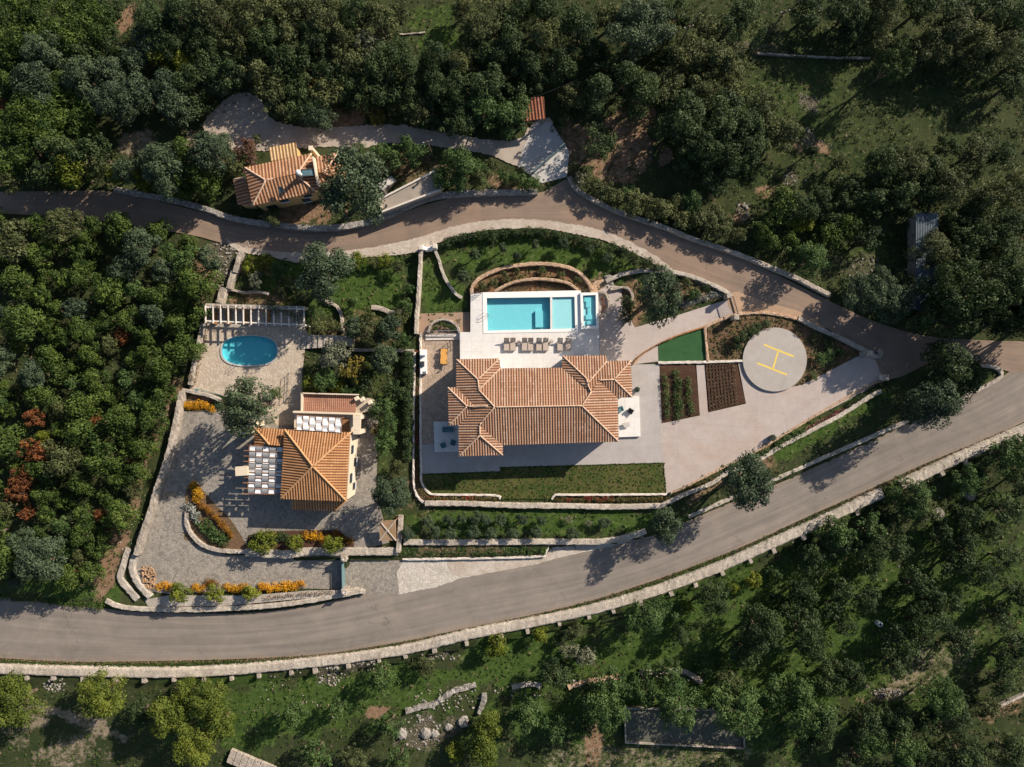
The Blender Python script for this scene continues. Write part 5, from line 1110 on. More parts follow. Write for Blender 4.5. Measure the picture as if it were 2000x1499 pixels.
# --- placed one by one: (x, y, radius, species, tallness)
T = [
 # top left wood
 (18,30,50,'maq'),(88,34,46,'maq'),(158,28,44,'maq'),(60,85,42,'maq'),(130,80,44,'maq'),(192,62,40,'maq'),(20,105,40,'maq'),(215,20,26,'ever'),(300,44,44,'ever'),(362,34,50,'ever'),(430,30,46,'drab'),(500,26,48,'drab'),(556,28,42,'drab'),
 (96,100,44,'olive'),(45,118,38,'maq'),(160,104,38,'ever'),(232,92,32,'ever'),(292,82,34,'olive'),(340,82,40,'ever'),(402,82,42,'ever'),(462,84,38,'drab'),(520,82,42,'ever'),(572,76,36,'drab'),
 (72,168,44,'olive'),(18,165,34,'maq'),(120,170,34,'maq'),(163,152,38,'olive'),(216,142,36,'olive'),(262,118,28,'olive'),(312,112,30,'lime'),(352,124,30,'lime'),(402,140,44,'ever'),(452,140,38,'ever'),(505,140,36,'drab'),(552,122,40,'ever'),
 (12,213,24,'red'),(82,222,48,'maq'),(142,200,36,'maq'),(226,206,44,'olive'),(272,186,38,'olive'),(322,172,34,'olive'),(372,164,36,'ever'),(346,212,36,'olive'),(384,206,26,'ever'),(424,166,28,'olive'),
 (40,252,44,'maq'),(112,262,44,'maq'),(164,250,36,'maq'),(62,312,36,'maq'),(18,322,38,'maq'),(122,305,40,'ever'),(182,300,36,'ever'),(150,342,36,'lime'),(92,340,34,'ever'),(203,330,28,'drab'),(228,345,24,'lime'),(256,336,30,'olive'),(314,318,36,'olive'),(348,302,26,'olive'),(330,342,40,'olive'),(374,330,44,'maq'),(408,358,32,'maq'),(415,304,40,'olive'),(438,276,18,'olive'),(288,352,28,'lime'),(362,372,24,'maq'),(30,352,30,'drab'),
 (485,300,28,'magenta'),(455,330,22,'drab'),(503,272,10,'drab'),
 # top middle
 (592,22,40,'drab'),(640,36,42,'drab'),(700,30,40,'ever'),(742,46,42,'drab'),(612,80,40,'ever'),(664,76,38,'drab'),(725,92,34,'pale'),(592,122,38,'ever'),(640,142,34,'ever'),(690,120,38,'drab'),(745,134,44,'ever'),(780,30,26,'drab'),(785,100,28,'ever'),
 (905,20,26,'drab'),(962,38,48,'drab'),(1012,30,44,'ever'),(1062,26,46,'ever'),(935,72,42,'drab'),(1000,86,48,'ever'),(1062,82,46,'drab'),(920,108,26,'drab'),(965,112,44,'ever'),(1036,128,42,'ever'),(1092,128,40,'ever'),(800,132,42,'ever'),(852,116,42,'ever'),(902,132,40,'drab'),
 (542,186,38,'drab'),(578,170,32,'ever'),(596,206,38,'ever'),(550,206,26,'olive'),(622,226,30,'olive'),(606,164,24,'gold'),(642,182,34,'drab'),(690,172,36,'ever'),(702,196,28,'ever'),(750,172,36,'ever'),(738,230,17,'gold'),(765,212,18,'drab'),(800,190,32,'ever'),(822,222,34,'drab'),(852,180,42,'ever'),(902,176,46,'ever'),(946,172,46,'ever'),(898,226,42,'ever'),(945,214,50,'bright'),(1000,222,44,'bright'),(990,250,28,'ever'),(842,238,26,'ever'),(1010,180,34,'ever'),
 # between the lane and the upper road
 (695,366,62,'olive',1.15),(792,290,24,'bright'),(770,308,24,'bright'),(742,298,20,'bright'),(816,304,24,'bright'),(905,322,44,'bright'),(880,350,32,'bright'),(938,345,28,'drab'),(985,352,18,'bright'),(1010,352,18,'bright'),(1036,358,18,'bright'),(1020,336,10,'ever',1.6),(535,424,20,'drab'),(855,345,18,'olive'),(700,290,14,'bright'),(960,322,14,'drab'),
 # right of the pavilion
 (1166,186,52,'ever'),(1222,160,48,'ever'),(1252,186,46,'ever'),(1118,190,30,'drab'),(1192,140,38,'ever'),(1168,282,42,'ever',.9),(1132,62,48,'ever'),(1240,62,54,'olive'),(1274,44,42,'olive'),(1190,40,36,'drab'),(1302,74,32,'drab'),(1322,30,30,'ever'),(1342,108,40,'drab'),(1392,112,42,'drab'),(1425,128,36,'drab'),(1376,52,34,'drab'),(1330,240,54,'ever'),(1370,276,48,'ever'),(1418,240,48,'ever'),(1462,238,42,'ever'),(1402,312,42,'ever'),(1448,288,42,'ever'),(1482,206,34,'drab'),(1502,252,36,'drab'),(1532,262,34,'drab'),(1300,172,34,'drab'),(1428,180,34,'drab'),(1370,180,36,'drab'),(1310,120,30,'ever'),(1350,165,26,'ever'),(1400,352,30,'ever'),(1340,318,26,'ever'),(1290,60,26,'drab'),(1420,60,34,'ever'),(1160,110,36,'ever'),(1105,235,14,'drab'),
 # along the far wall
 (1132,352,18,'pale'),(1160,362,22,'drab',.8),(1185,374,22,'drab',.8),(1208,388,20,'drab',.8),(1225,376,16,'bright',.8),(1240,400,24,'drab',.8),(1268,396,22,'drab',.8),(1292,412,26,'drab',.8),(1318,402,22,'drab',.8),(1332,424,24,'drab',.8),(1352,396,26,'bright',.8),(1362,424,24,'drab',.8),(1385,440,26,'drab',.8),(1408,430,22,'drab',.8),(1415,456,22,'drab',.8),(1395,418,20,'drab',.8),(1270,424,12,'pale',.8),(1120,330,14,'drab'),
 # top right
 (1452,28,34,'fig'),(1582,24,36,'fig'),(1652,28,44,'ever'),(1722,22,46,'drab'),(1702,60,40,'drab'),(1792,22,38,'fig'),(1862,26,44,'ever'),(1932,22,46,'ever'),(1982,42,42,'ever'),(1860,70,42,'drab'),(1908,92,42,'drab'),(1952,92,40,'drab'),(1820,96,42,'drab'),(1772,104,31,'fig'),(1640,70,26,'ever'),(1735,135,34,'ever',1.75),(1990,120,40,'ever'),(1582,297,15,'ever',1.6),(1690,72,26,'fig'),(1915,140,29,'fig'),(1970,170,34,'ever'),
 (1722,330,42,'ever'),(1762,322,42,'drab'),(1802,336,33,'fig'),(1702,392,34,'fig'),(1752,378,38,'fig'),(1800,384,33,'fig'),(1852,366,42,'drab'),(1848,290,24,'fig'),(1902,300,30,'drab'),(1952,306,29,'fig'),(1982,372,40,'drab'),(1932,382,44,'drab'),(1952,442,44,'ever'),(1892,432,33,'fig'),(1858,432,28,'fig'),(1660,360,26,'fig'),(1640,320,22,'drab'),(1990,440,34,'drab'),
 (1440,462,20,'drab'),(1490,448,26,'maq'),(1502,470,24,'maq'),(1522,402,34,'maq'),(1562,410,34,'ever'),(1566,434,24,'lime'),(1582,510,40,'bright'),(1612,462,28,'maq'),(1652,442,28,'maq'),(1625,430,24,'ever'),(1692,470,31,'fig'),(1655,400,30,'ever'),(1600,390,28,'ever'),(1690,575,40,'olive',.85),(1742,592,44,'olive',.9),(1716,548,28,'olive'),(1760,552,26,'ever'),(1822,490,46,'drab'),(1862,502,40,'fig'),(1902,472,46,'ever'),(1962,492,48,'ever'),(1834,562,44,'ever'),(1882,572,52,'ever'),(1942,562,54,'ever'),(1990,582,44,'ever'),(1862,622,44,'ever'),(1922,620,44,'ever'),(1972,630,40,'ever'),(1812,616,38,'ever'),(1655,560,24,'ever',.7),(1540,470,20,'maq'),(2030,590,44,'ever',1.3),(2050,640,42,'ever',1.3),(2034,545,40,'drab'),(2085,610,44,'ever',1.4),
 # the spit and olives by the lower road
 (1848,716,52,'ever',.9),(1882,742,36,'ever'),(1905,735,20,'bright'),(1814,790,54,'olive',1.15),(1772,796,28,'ever'),(1452,944,52,'olive',1.1),(1300,1026,36,'olive',1.15),
 # left garden
 (635,532,56,'olive',1.1),(486,792,54,'olive',1.3),(540,768,14,'maq'),(762,966,44,'olive',1.1),(750,700,32,'olive'),(690,720,26,'gold'),(652,692,34,'pale'),(606,752,18,'lime'),(634,745,26,'bright'),(655,752,16,'lime'),(678,766,18,'bright'),(706,768,17,'bright'),(724,770,16,'drab'),(742,800,26,'bright'),(758,830,22,'bright'),(752,868,26,'bright'),(776,910,16,'drab'),(738,840,14,'gold'),(692,640,22,'olive'),(722,650,28,'drab'),(762,640,26,'olive'),(790,665,18,'bright'),(798,566,13,'bright'),(792,600,18,'bright'),(700,508,16,'lime',.8),(728,512,14,'drab',.8),(752,510,16,'lime',.8),(778,520,16,'drab'),(520,510,20,'lime',.8),(492,518,18,'lime',.8),(550,525,20,'bright'),(572,552,18,'drab',.7),(548,570,14,'drab',.6),(592,580,16,'drab',.6),(610,615,20,'bright'),(625,640,18,'drab'),(500,548,16,'pale'),(690,590,14,'bright'),(780,620,18,'drab'),(655,640,14,'drab'),(720,620,18,'drab'),(765,680,14,'bright'),(770,760,22,'ever'),(720,745,22,'ever'),(700,745,18,'ever'),
 # round olive by the driveway and its neighbours
 (1282,582,54,'olive',1.0),(1222,615,20,'ever'),(1226,590,14,'ever'),(1352,575,14,'bright'),(1378,566,12,'ever'),(1340,555,12,'drab'),
 # helipad garden
 (1448,660,16,'ever',.7),(1472,645,15,'ever',.6),(1438,675,13,'ever',.7),(1496,634,12,'ever',.5),(1602,702,16,'bright',.5),(1620,692,14,'bright',.5),(1590,735,10,'bright',.5),(1640,690,11,'bright',.5),(1620,668,13,'ever',.5),(1592,662,10,'drab',.45),
 # lower slope, from the left
 (32,1372,48,'pepper'),(200,1352,48,'pepper'),(275,1390,26,'ever'),(336,1398,42,'pepper'),(410,1365,40,'pepper'),(432,1412,36,'pepper'),(385,1452,40,'pepper'),(365,1355,30,'pepper'),(578,1392,30,'bright',1.4),(663,1384,24,'bright',1.4),(746,1325,32,'bright',1.2),(830,1302,22,'drab'),(764,1414,26,'bright',1.4),(618,1472,30,'bright',1.2),(692,1484,28,'drab'),(780,1484,27,'bright',1.2),(886,1470,22,'lime'),(952,1420,32,'pepper'),(945,1466,34,'pepper'),(970,1258,25,'lime'),(1056,1237,19,'lime'),(1088,1314,36,'ever'),(1030,1396,36,'bright'),(1090,1428,30,'bright'),(1120,1234,20,'drab'),(1144,1280,26,'pale'),(1112,1270,18,'pale'),(1182,1382,46,'bright'),(1196,1340,38,'bright'),(1262,1200,46,'bright'),(1330,1236,28,'ever'),(1390,1168,40,'ever'),(1482,1228,50,'ever'),(1456,1272,36,'ever'),(1342,1186,13,'lime'),(1432,1148,12,'lime'),(1470,1134,18,'lime'),(1512,1116,16,'bright'),(1332,1378,52,'bright'),(1264,1342,36,'bright'),(1305,1318,32,'bright'),(1436,1382,50,'bright'),(1456,1416,34,'bright'),(1422,1330,28,'drab'),(1512,1346,32,'bright'),(1552,1352,42,'bright'),(1580,1398,48,'bright'),(1376,1306,20,'bright'),(1418,1492,20,'ever'),(1140,1420,26,'bright'),
 (1586,1088,34,'fig'),(1634,1058,34,'fig'),(1568,1150,36,'fig'),(1550,1184,34,'fig'),(1568,1232,43,'fig'),(1592,1258,34,'fig'),(1640,1150,28,'fig'),(1648,1218,29,'fig'),(1626,1182,26,'fig'),(1688,1172,31,'fig'),(1702,1068,42,'ever'),(1746,1068,33,'fig'),(1788,1142,36,'fig'),(1820,1178,36,'fig'),(1804,1222,42,'ever'),(1850,1184,31,'fig'),(1868,1256,33,'fig'),(1886,1068,36,'fig'),(1922,1118,40,'fig'),(1866,1100,31,'fig'),(1958,1090,33,'fig'),(1760,1256,38,'ever'),(1746,1298,32,'ever'),(1648,1306,36,'fig'),(1672,1322,28,'fig'),(1616,1322,32,'ever'),(1594,1412,46,'ever'),(1694,1412,42,'ever'),(1754,1406,38,'ever'),(1766,1456,42,'bright'),(1702,1450,38,'bright'),(1832,1358,48,'bright'),(1858,1392,42,'ever'),(1806,1408,32,'ever'),(1880,1464,41,'fig'),(1836,1486,36,'fig'),(1985,1262,36,'fig'),(1960,1292,33,'fig'),(1958,1332,29,'fig'),(1926,1384,26,'drab'),(1650,1490,30,'ever'),(1975,1470,40,'ever'),
 (1960,890,38,'bright'),(1990,884,34,'bright'),(1888,936,36,'bright'),(1906,926,22,'bright'),(1776,966,40,'bright'),(1752,978,26,'bright'),(1794,996,36,'drab'),(1630,1040,36,'bright'),(1698,1036,38,'bright'),(1836,1036,28,'fig'),(1890,1008,32,'ever'),(1960,994,36,'fig'),(1932,1036,28,'fig'),(1742,1022,22,'fig'),(1990,940,32,'ever'),(1996,1160,34,'fig'),(1700,1110,28,'fig'),(1520,1170,19,'fig'),(1950,1200,29,'fig'),
]
for t in T: tree(*t)
# --- the thicket on the left: random but evenly spaced crowns
TH = [(-20,428),(60,428),(150,436),(250,440),(330,455),(395,480),(415,510),(418,560),(395,600),(388,640),(372,690),(356,735),(335,770),(310,800),(318,850),(300,900),(268,950),(262,1000),(225,1030),(205,1080),(190,1120),(120,1135),(60,1130),(-20,1150)]
pts = []; rr = random.Random(4)
HOLES = [(75,830,40),(45,945,34),(65,890,24),(190,825,18),(265,895,16),(195,1000,16),(242,655,20),(55,1000,20),(85,1090,48),(90,850,12)]
for k in range(9000):
    x, y = rr.uniform(-20, 420), rr.uniform(425, 1150); r = rr.choice([20, 24, 28, 30, 34, 38])
    if inside(TH, x, y) and all(math.hypot(x-a, y-b) > (r+c)*0.74 for a, b, c in pts) and all(math.hypot(x-a, y-b) > c*.8+r*.45 for a, b, c in HOLES): pts.append((x, y, r))
for x, y, r in pts: tree(x, y, r, rr.choice(['maq', 'maq', 'maq', 'maq', 'maq', 'maq', 'maq', 'maq', 'maq', 'maq', 'bright', 'drab', 'olive'] if x < 300 or y > 520 else ['maq', 'olive', 'bright']), 1.15)
for x, y, r in ((72,815,20),(70,880,24),(98,895,20),(48,935,22),(38,960,20),(55,1000,16),(190,826,18),(265,896,13),(195,1002,14),(242,652,15),(150,1122,10),(240,668,10)): tree(x, y, r, 'red', 1.5)
tree(90, 850, 14, 'lime', 2.0); tree(85, 1088, 46, 'olive', 1.0); tree(212, 1015, 12, 'lime', 1.6); tree(125, 920, 16, 'lime', 1.8)
label_trees()

# ------------------------------------------------------------------ hedges, borders, low plants
def strip_lumps(pts, wpx, h, seed, step=0.33, zf=None, tint=(.1, .9)):
    r = random.Random(seed); pts = catmull(pts, 5); n = max(2, int(plen(pts)*M/step)); out = []
    for x, y in resample(pts, n):
        m_ = max(2, int(wpx*M/0.5))
        for k in range(m_):
            z0 = (zf(x, y) if zf else zg(x, y)); q = P(x+r.uniform(-.35, .35)*wpx, y+r.uniform(-.35, .35)*wpx, z0+h*.5); s = min(wpx*M*.55, .6)*r.uniform(.75, 1.15)
            out.append((q.x, q.y, z0+h*.45, s, s, h*.55*r.uniform(.8, 1.2), r.uniform(*tint)))
    return out
def border(name, label, cat, pts, wpx, h, mat, seed, Lf=0.22, zf=None, dens=0.8, kind=None, group=None, tint=(.1, .9)):
    lp = strip_lumps(pts, wpx, h, seed, zf=zf, tint=tint)
    me = leaf_mesh(name, lp, Lf, seed, L[mat], dens=dens); o = bpy.data.objects.new(name, me); COL.objects.link(o)
    return tag(o, label, cat, group, kind)
border('hedge', 'tall dark clipped hedge between the two gardens, left of the patio', 'hedge', [(798,690),(797,760),(797,830),(795,898)], 17, 1.6, 'ever', 21)
border('hedge', 'dark green hedge following the arc of the verge above the lawn', 'hedge', [(866,478),(885,470),(905,464),(950,459),(1000,456),(1050,455),(1100,462),(1150,474),(1172,482)], 13, 1.2, 'ever', 22)
for i, (x, y, r) in enumerate(((960,470,12),(1192,488,14),(1215,492,15),(1240,505,16),(1262,515,13),(1280,522,10))): tree(x, y, r, 'ever', 1.0, f'round dark shrub on the arc lawn beside the verge, {["leftmost of six","second from left","third from left","fourth from left","fifth from left","rightmost of six"][i]}')
for i, (x, y, r) in enumerate(((928,498,11),(982,484,11),(1045,477,9),(1100,476,10),(1152,488,10),(1185,505,12),(905,540,12),(1010,500,9))): tree(x, y, r, 'olive', 1.5, f'young grey-green tree on the arc lawn, {["beside the leftmost shrub","second along the hedge","third along the hedge","fourth along the hedge","fifth along the hedge","nearest the curved olive wall","lowest left, by the thin white wall","just above the outer arc"][i]}', 'young trees on the arc lawn')
for i, (x, y, r) in enumerate(((940,560,10),(962,552,11),(985,538,9),(1010,532,8),(1058,530,9),(1095,536,9),(1128,548,9),(990,548,8))): tree(x, y, r, 'drab', .9, f'low shrub between the two terracotta arcs, {["first","second","third","fifth","sixth","seventh","eighth","fourth"][i]} from the left', 'shrubs between the arcs')
border('creeping_plants', 'dry brownish planting inside the inner arc right above the pool coping', 'plants', [(985,566),(1040,558),(1085,560),(1115,567)], 8, .25, 'dry', 23, .16, dens=.5)
border('planter_plants', 'dark plants filling the rounded planter beside the hot tub', 'plants', [(1176,582),(1179,596),(1175,610)], 7, .4, 'red', 24, .16, lambda x, y: .4, .6)
border('planter_plants', 'green plants inside the half-round planter on the brown path', 'plants', [(846,644),(862,634),(880,638),(888,646)], 9, .4, 'grass', 25, .18, lambda x, y: .3, .7)
FL = 'flower border'
border('flower_border', 'thin red-flowered strip between the hedge and the patio kerb', FL, [(815,690),(815,780),(814,870),(816,940)], 8, .4, 'flowers', 31, .18)
border('flower_border', 'red and green flower border at the lawn corner, left half', FL, [(822,958),(835,972),(870,975),(920,975),(966,975)], 8, .45, 'flowers', 32, .18)
border('flower_border', 'red flower border along the right half of the lawn', FL, [(1088,976),(1140,976),(1200,976),(1260,976),(1306,975)], 8, .45, 'flowers', 33, .18)
border('flower_border', 'pinkish flower border along the upper edge of the slope below the driveway', FL, [(1575,838),(1600,826),(1625,814),(1648,800)], 8, .45, 'pink', 34, .18)
border('flower_border', 'green shrubby border between the driveway kerb and the white wall', FL, [(1425,922),(1450,905),(1480,893),(1500,882)], 13, .7, 'bright', 35, .22)
border('flower_border', 'leafy oleander border in the middle of the driveway edge', FL, [(1515,875),(1535,862),(1555,850),(1570,842)], 13, .7, 'bright', 36, .22)
border('flower_border', 'dark flower border between driveway corner and the olive', FL, [(1320,972),(1350,958),(1380,943),(1402,932)], 9, .5, 'flowers', 37, .2)
border('flower_border', 'dark low border near the top end of the driveway', FL, [(1655,795),(1675,780),(1700,763),(1718,752)], 9, .5, 'ever', 38, .2)
border('blue_groundcover', 'bluish grey groundcover along the driveway under the round olive', 'plants', [(1335,596),(1360,586),(1390,578),(1412,574)], 12, .35, 'silver', 39, .18, tint=(0, .4))
border('orange_flower_bed', 'bright yellow-orange flower bed below the low wall of the pool terrace', FL, [(359,790),(375,790),(395,793),(410,797)], 14, .5, 'orange', 41, .18)
border('flower_bush', 'round orange flowering bush at the tip of the cobbled island', 'shrub', [(376,950),(384,962),(388,972)], 20, .9, 'orange', 42, .2)
border('rust_hedge', 'rust-orange hedge along the right side of the cobbled island', 'hedge', [(392,985),(408,1000),(425,1015),(440,1032),(452,1048)], 10, .8, 'rustflower', 43, .2)
border('agave_bed', 'silvery spiky plants on the left side of the cobbled island', 'plants', [(370,990),(376,1003),(386,1014)], 20, .8, 'silver', 44, .3, dens=.5)
border('palm_plants', 'deep green leafy plants in the middle of the cobbled island', 'plants', [(393,1020),(405,1034),(420,1046),(440,1056)], 26, .8, 'bright', 45, .32, dens=.6)
border('dark_hedge', 'dark shaded planting behind the three clipped shrubs over the ramp', 'hedge', [(492,1052),(530,1052),(560,1048)], 18, .8, 'ever', 46, .22)
border('orange_flower_bed', 'orange flowers between the clipped shrubs over the ramp', FL, [(598,1046),(615,1047),(630,1050)], 14, .7, 'orange', 47, .2)
border('rust_hedge', 'short rust hedge at the right end of the bed over the ramp', 'hedge', [(655,1042),(668,1050),(682,1058)], 12, .7, 'rustflower', 48, .2)
for i, (a, b, mt) in enumerate((((312,1144),(336,1146),'orange'),((380,1146),(398,1148),'orange'),((402,1140),(420,1140),'rustflower'),((440,1148),(462,1150),'orange'),((465,1148),(484,1150),'orange'),((510,1146),(540,1148),'orange'),((545,1146),(592,1142),'orange'))):
    border('orange_flower_clump', f'orange flower clump along the ramp bottom, {["leftmost","second from left","third from left","fourth from left","fifth from left","sixth from left","rightmost"][i]}', FL, [a, ((a[0]+b[0])/2, (a[1]+b[1])/2+1), b], 14, .6, mt, 60+i, .19, lambda x, y: zramp(x), group='orange flowers along the ramp')
for i, (x, y, r) in enumerate(((355,1158,21),(420,1158,19),(492,1160,18))): tree(x, y, r, 'lime', 1.1, f'clipped oval shrub over the lower road wall, {["left","middle","right"][i]} of three', 'clipped shrubs over the road wall', -0.3)
for i, (x, y, r) in enumerate(((513,1060,22),(577,1061,19),(650,1059,21))): tree(x, y, r, 'lime', 1.1, f'round clipped shrub above the cobbled ramp, {["left","middle","right"][i]} of three', 'clipped shrubs above the ramp', 0.0)
border('bed_plants', 'row of leafy green plants with pale flowers in the narrow bed by the apron', 'plants', [(792,1078),(860,1078),(930,1077),(1000,1076),(1058,1074)], 18, .6, 'bright', 71, .22, lambda x, y: -.6, .6)
border('bed_plants', 'dry reddish plants hanging over the white wall below the ramp flowers', 'plants', [(520,1168),(560,1164),(600,1160),(650,1156)], 7, .3, 'dry', 72, .18, lambda x, y: .15, .4)
border('pot_plants', 'small brown potted plants along the oval pool terrace wall', 'plants', [(402,655),(392,695),(386,722),(380,750)], 6, .5, 'dry', 73, .2, lambda x, y: 0.2, .3)
border('climber', 'leafy climber spilling over the upper left of the pool pergola roof', 'climber', [(520,600),(545,605),(570,612),(585,625)], 16, .4, 'drab', 74, .2, lambda x, y: 2.75, .35)
border('climber', 'dry bare climber lying along the top rail of the pool pergola', 'climber', [(420,598),(450,602),(490,604),(520,606)], 6, .3, 'dry', 75, .2, lambda x, y: 2.7, .35)
for i, (x, y) in enumerate(((836,1018),(876,1016),(902,1014),(930,1012),(948,1014),(978,1016),(1020,1014),(1058,1018),(1180,1022))): tree(x, y, 12, 'olive', .9, f'grey-green bush in the upper row of the lavender terrace, {["first","second","third","fourth","fifth","sixth","seventh","eighth","last"][i]} from the left', 'bushes on the lavender terrace')
for i, (x, y) in enumerate(((796,1042),(850,1040),(880,1042),(925,1040),(960,1042),(1002,1042),(1046,1040),(1118,1042))): tree(x, y, 13, 'olive', .85, f'grey-green bush in the lower row of the lavender terrace, {["first","second","third","fourth","fifth","sixth","seventh","last"][i]} from the left', 'bushes on the lavender terrace')
for i, (x, y) in enumerate(((1110,1016),(1150,1022))): tree(x, y, 8, 'pale', .8, f'beige dried tuft on the right half of the lavender terrace, {["left","right"][i]} one')
border('roadside_weeds', 'low green weeds between the lower road and the long white wall', 'weeds', [(x, interp(LS, x)+7) for x in range(-20, 1720, 60)], 9, .22, 'grass', 91, .2, lambda x, y: zlow(x)-.06, .35, 'stuff')
border('roadside_weeds', 'dry reddish weeds along the lower road edge', 'weeds', [(x, interp(LS, x)+3) for x in range(-20, 2010, 60)], 5, .16, 'dry', 92, .18, lambda x, y: zlow(x)-.06, .22, 'stuff')
border('roadside_weeds', 'low green weeds along the top edge of the lower road', 'weeds', [(-20,1160),(60,1168),(140,1178),(200,1184)], 14, .25, 'grass', 93, .22, lambda x, y: -.3, .4, 'stuff')
# vegetable beds
for i, (x, ya, yb) in enumerate(((1300,735,815),(1322,728,815),(1345,742,805))):
    border('vegetable_row', f'row of leafy vegetables in the left vegetable bed, {["left","middle","right"][i]} of three', 'vegetables', [(x-2, ya), (x+1, (ya+yb)/2), (x+5, yb)], 10 if i != 1 else 14, .6, 'bright', 81+i, .22, None, .55, group='vegetable rows')
r = random.Random(3); lp = []
for c in range(9):
    for k in range(13):
        t = k/12; x = 1382+c*6.3+t*7.5; y = 714+t*(86-c*1.3)-c*.4
        z = 0.12; q = P(x, y, z); lp.append((q.x+r.uniform(-.05, .05), q.y+r.uniform(-.05, .05), z, .13, .13, .11, r.random()))
me = leaf_mesh('seedlings', lp, .12, 3, L['pale']); o = bpy.data.objects.new('seedlings', me); COL.objects.link(o); tag(o, 'rows of tiny seedlings in the dark right vegetable bed', 'seedlings', None, 'stuff')
mb = MB()
for c in range(9):
    a, b = P(1379+c*6.3, 713, .06), P(1386.5+c*6.3, 800-c*1.3, .06); mb.beam(a, b, .2, .14)
o = mb.build('soil_ridges', SOIL); o['kind'] = 'stuff'; o['label'] = 'dark raised soil ridges of the right vegetable bed'; o['category'] = 'soil'

# wild undergrowth: small tufts everywhere the ground is bare of building
NOGO = [[(395,235),(540,180),(660,240),(1040,230),(1120,290),(1110,350),(1010,330),(850,292),(470,300)], [(465,330),(600,270),(670,290),(640,380),(490,410)],[(735,390),(850,330),(860,370),(745,420)],
        [(822,652),(898,650),(900,572),(1195,566),(1200,600),(1235,640),(1425,584),(1690,690),(1745,735),(1640,790),(1301,966),(823,966)],
        [(395,590),(700,648),(700,684),(590,690),(590,760),(740,770),(740,1060),(790,1090),(1060,1085),(1060,1110),(680,1170),(205,1200),(240,1080)]]
UNr, USr, LNr, LSr = sorted(UN), US, LN, LS
wl = [(p[0], p[1]) for p in YB]
def free(x, y):
    if interp(UN, x)-3 < y < interp(US, x)+14: return False
    if interp(LN, x)-6 < y < interp(LS, x)+3: return False
    yb = interp(YB, x)
    if yb-26 < y < yb+6: return False
    if x > 1560 and 640 < y < 760 and y < interp([(1560,640),(1730,742),(1830,705),(2000,735)], x): return False
    return not any(inside(p, x, y) for p in NOGO)
r = np.random.RandomState(8); lps = {'grass': [], 'drab': [], 'dry': []}
SCR = [[(1470,40),(2030,-30),(2030,650),(1900,640),(1660,560),(1500,470),(1440,300),(1500,130)], [(1250,1200),(1560,1080),(2030,880),(2030,1530),(1000,1530),(1000,1330)]]
scrub = []
for k in range(22000):
    x, y = r.uniform(-30, 2030), r.uniform(-30, 1530)
    if not free(x, y): continue
    z = zg(x, y); q = P(x, y, z); s = r.uniform(.12, .34)
    g_ = ('grass' if (y > 1000 or (440 < x < 1320 and 440 < y < 660)) else 'drab') if r.rand() < .9 else 'dry'
    lps[g_].append((q.x, q.y, z+.02, s, s, s*.7, r.rand()))
GARD = [[(1384,642),(1432,618),(1500,614),(1556,626),(1640,662),(1688,690),(1566,750),(1520,764),(1452,703),(1386,702)],[(1240,545),(1300,536),(1400,566),(1330,600),(1290,612),(1225,600)],[(940,560),(1050,522),(1150,565),(1100,560),(1040,548),(968,566)]]
for poly in GARD:
    x0, x1 = min(p[0] for p in poly), max(p[0] for p in poly); y0, y1 = min(p[1] for p in poly), max(p[1] for p in poly)
    for k in range(int((x1-x0)*(y1-y0)/28)):
        x, y = r.uniform(x0, x1), r.uniform(y0, y1)
        if not inside(poly, x, y) or math.hypot(x-1513.5, y-702.5) < 66: continue
        q = P(x, y, 0); s = r.uniform(.12, .3); lps[['grass', 'drab', 'drab', 'dry'][r.randint(0, 4)]].append((q.x, q.y, .04, s, s, s*.7, r.rand()))
for poly in SCR:
    for k in range(5200):
        x, y = r.uniform(1000, 2030), r.uniform(-30, 1530)
        if not inside(poly, x, y) or not free(x, y): continue
        dens_ = vnoise(np.array([x]), np.array([y]), 12, 38)[0]*.65+vnoise(np.array([x]), np.array([y]), 13, 15)[0]*.35
        lim = .42 if y < 700 else .60
        if 1470 < x < 1720 and 110 < y < 330: lim = .58
        if dens_ < lim: continue
        z = zg(x, y); q = P(x, y, z+.2); s = r.uniform(.2, .75); scrub.append((q.x, q.y, z+s*.3, s, s, s*.7, r.rand()))
me = leaf_mesh('scrub', scrub, .26, 6, L['ever'], up=.4, dens=.75); o = bpy.data.objects.new('scrub', me); COL.objects.link(o); tag(o, 'dense low dark scrub filling the slopes on the right side', 'scrub', None, 'stuff')
LW = [(823,927),(977,922),(977,914),(1296,905),(1301,964),(1085,967),(1076,975),(978,975),(968,967),(850,965),(824,943)]
for k in range(1500):
    x, y = r.uniform(823, 1301), r.uniform(905, 976)
    if inside(LW, x, y): q = P(x, y, 0); s = r.uniform(.08, .2); lps['grass' if r.rand() < .92 else 'dry'].append((q.x, q.y, 0, s, s, .05, r.rand()*.7))
for (x0_, y0_), (x1_, y1_) in zip(LW, LW[1:]+LW[:1]):
    n_ = int(math.dist((x0_, y0_), (x1_, y1_))/3)
    for k in range(n_): t_ = k/n_; q = P(x0_+(x1_-x0_)*t_, y0_+(y1_-y0_)*t_, 0); s = r.uniform(.06, .16); lps['grass'].append((q.x+r.uniform(-.08, .08), q.y+r.uniform(-.08, .08), .01, s, s, .06, r.rand()))
for g_, lp in lps.items():
    me = leaf_mesh('undergrowth', lp, .24, 5, L[g_], up=.6, dens=.45); o = bpy.data.objects.new('undergrowth', me); COL.objects.link(o)
    tag(o, {'grass': 'lush grassy undergrowth between the trees', 'drab': 'olive-drab low scrub between the trees', 'dry': 'scattered dry weeds between the trees'}[g_], 'undergrowth', None, 'stuff')
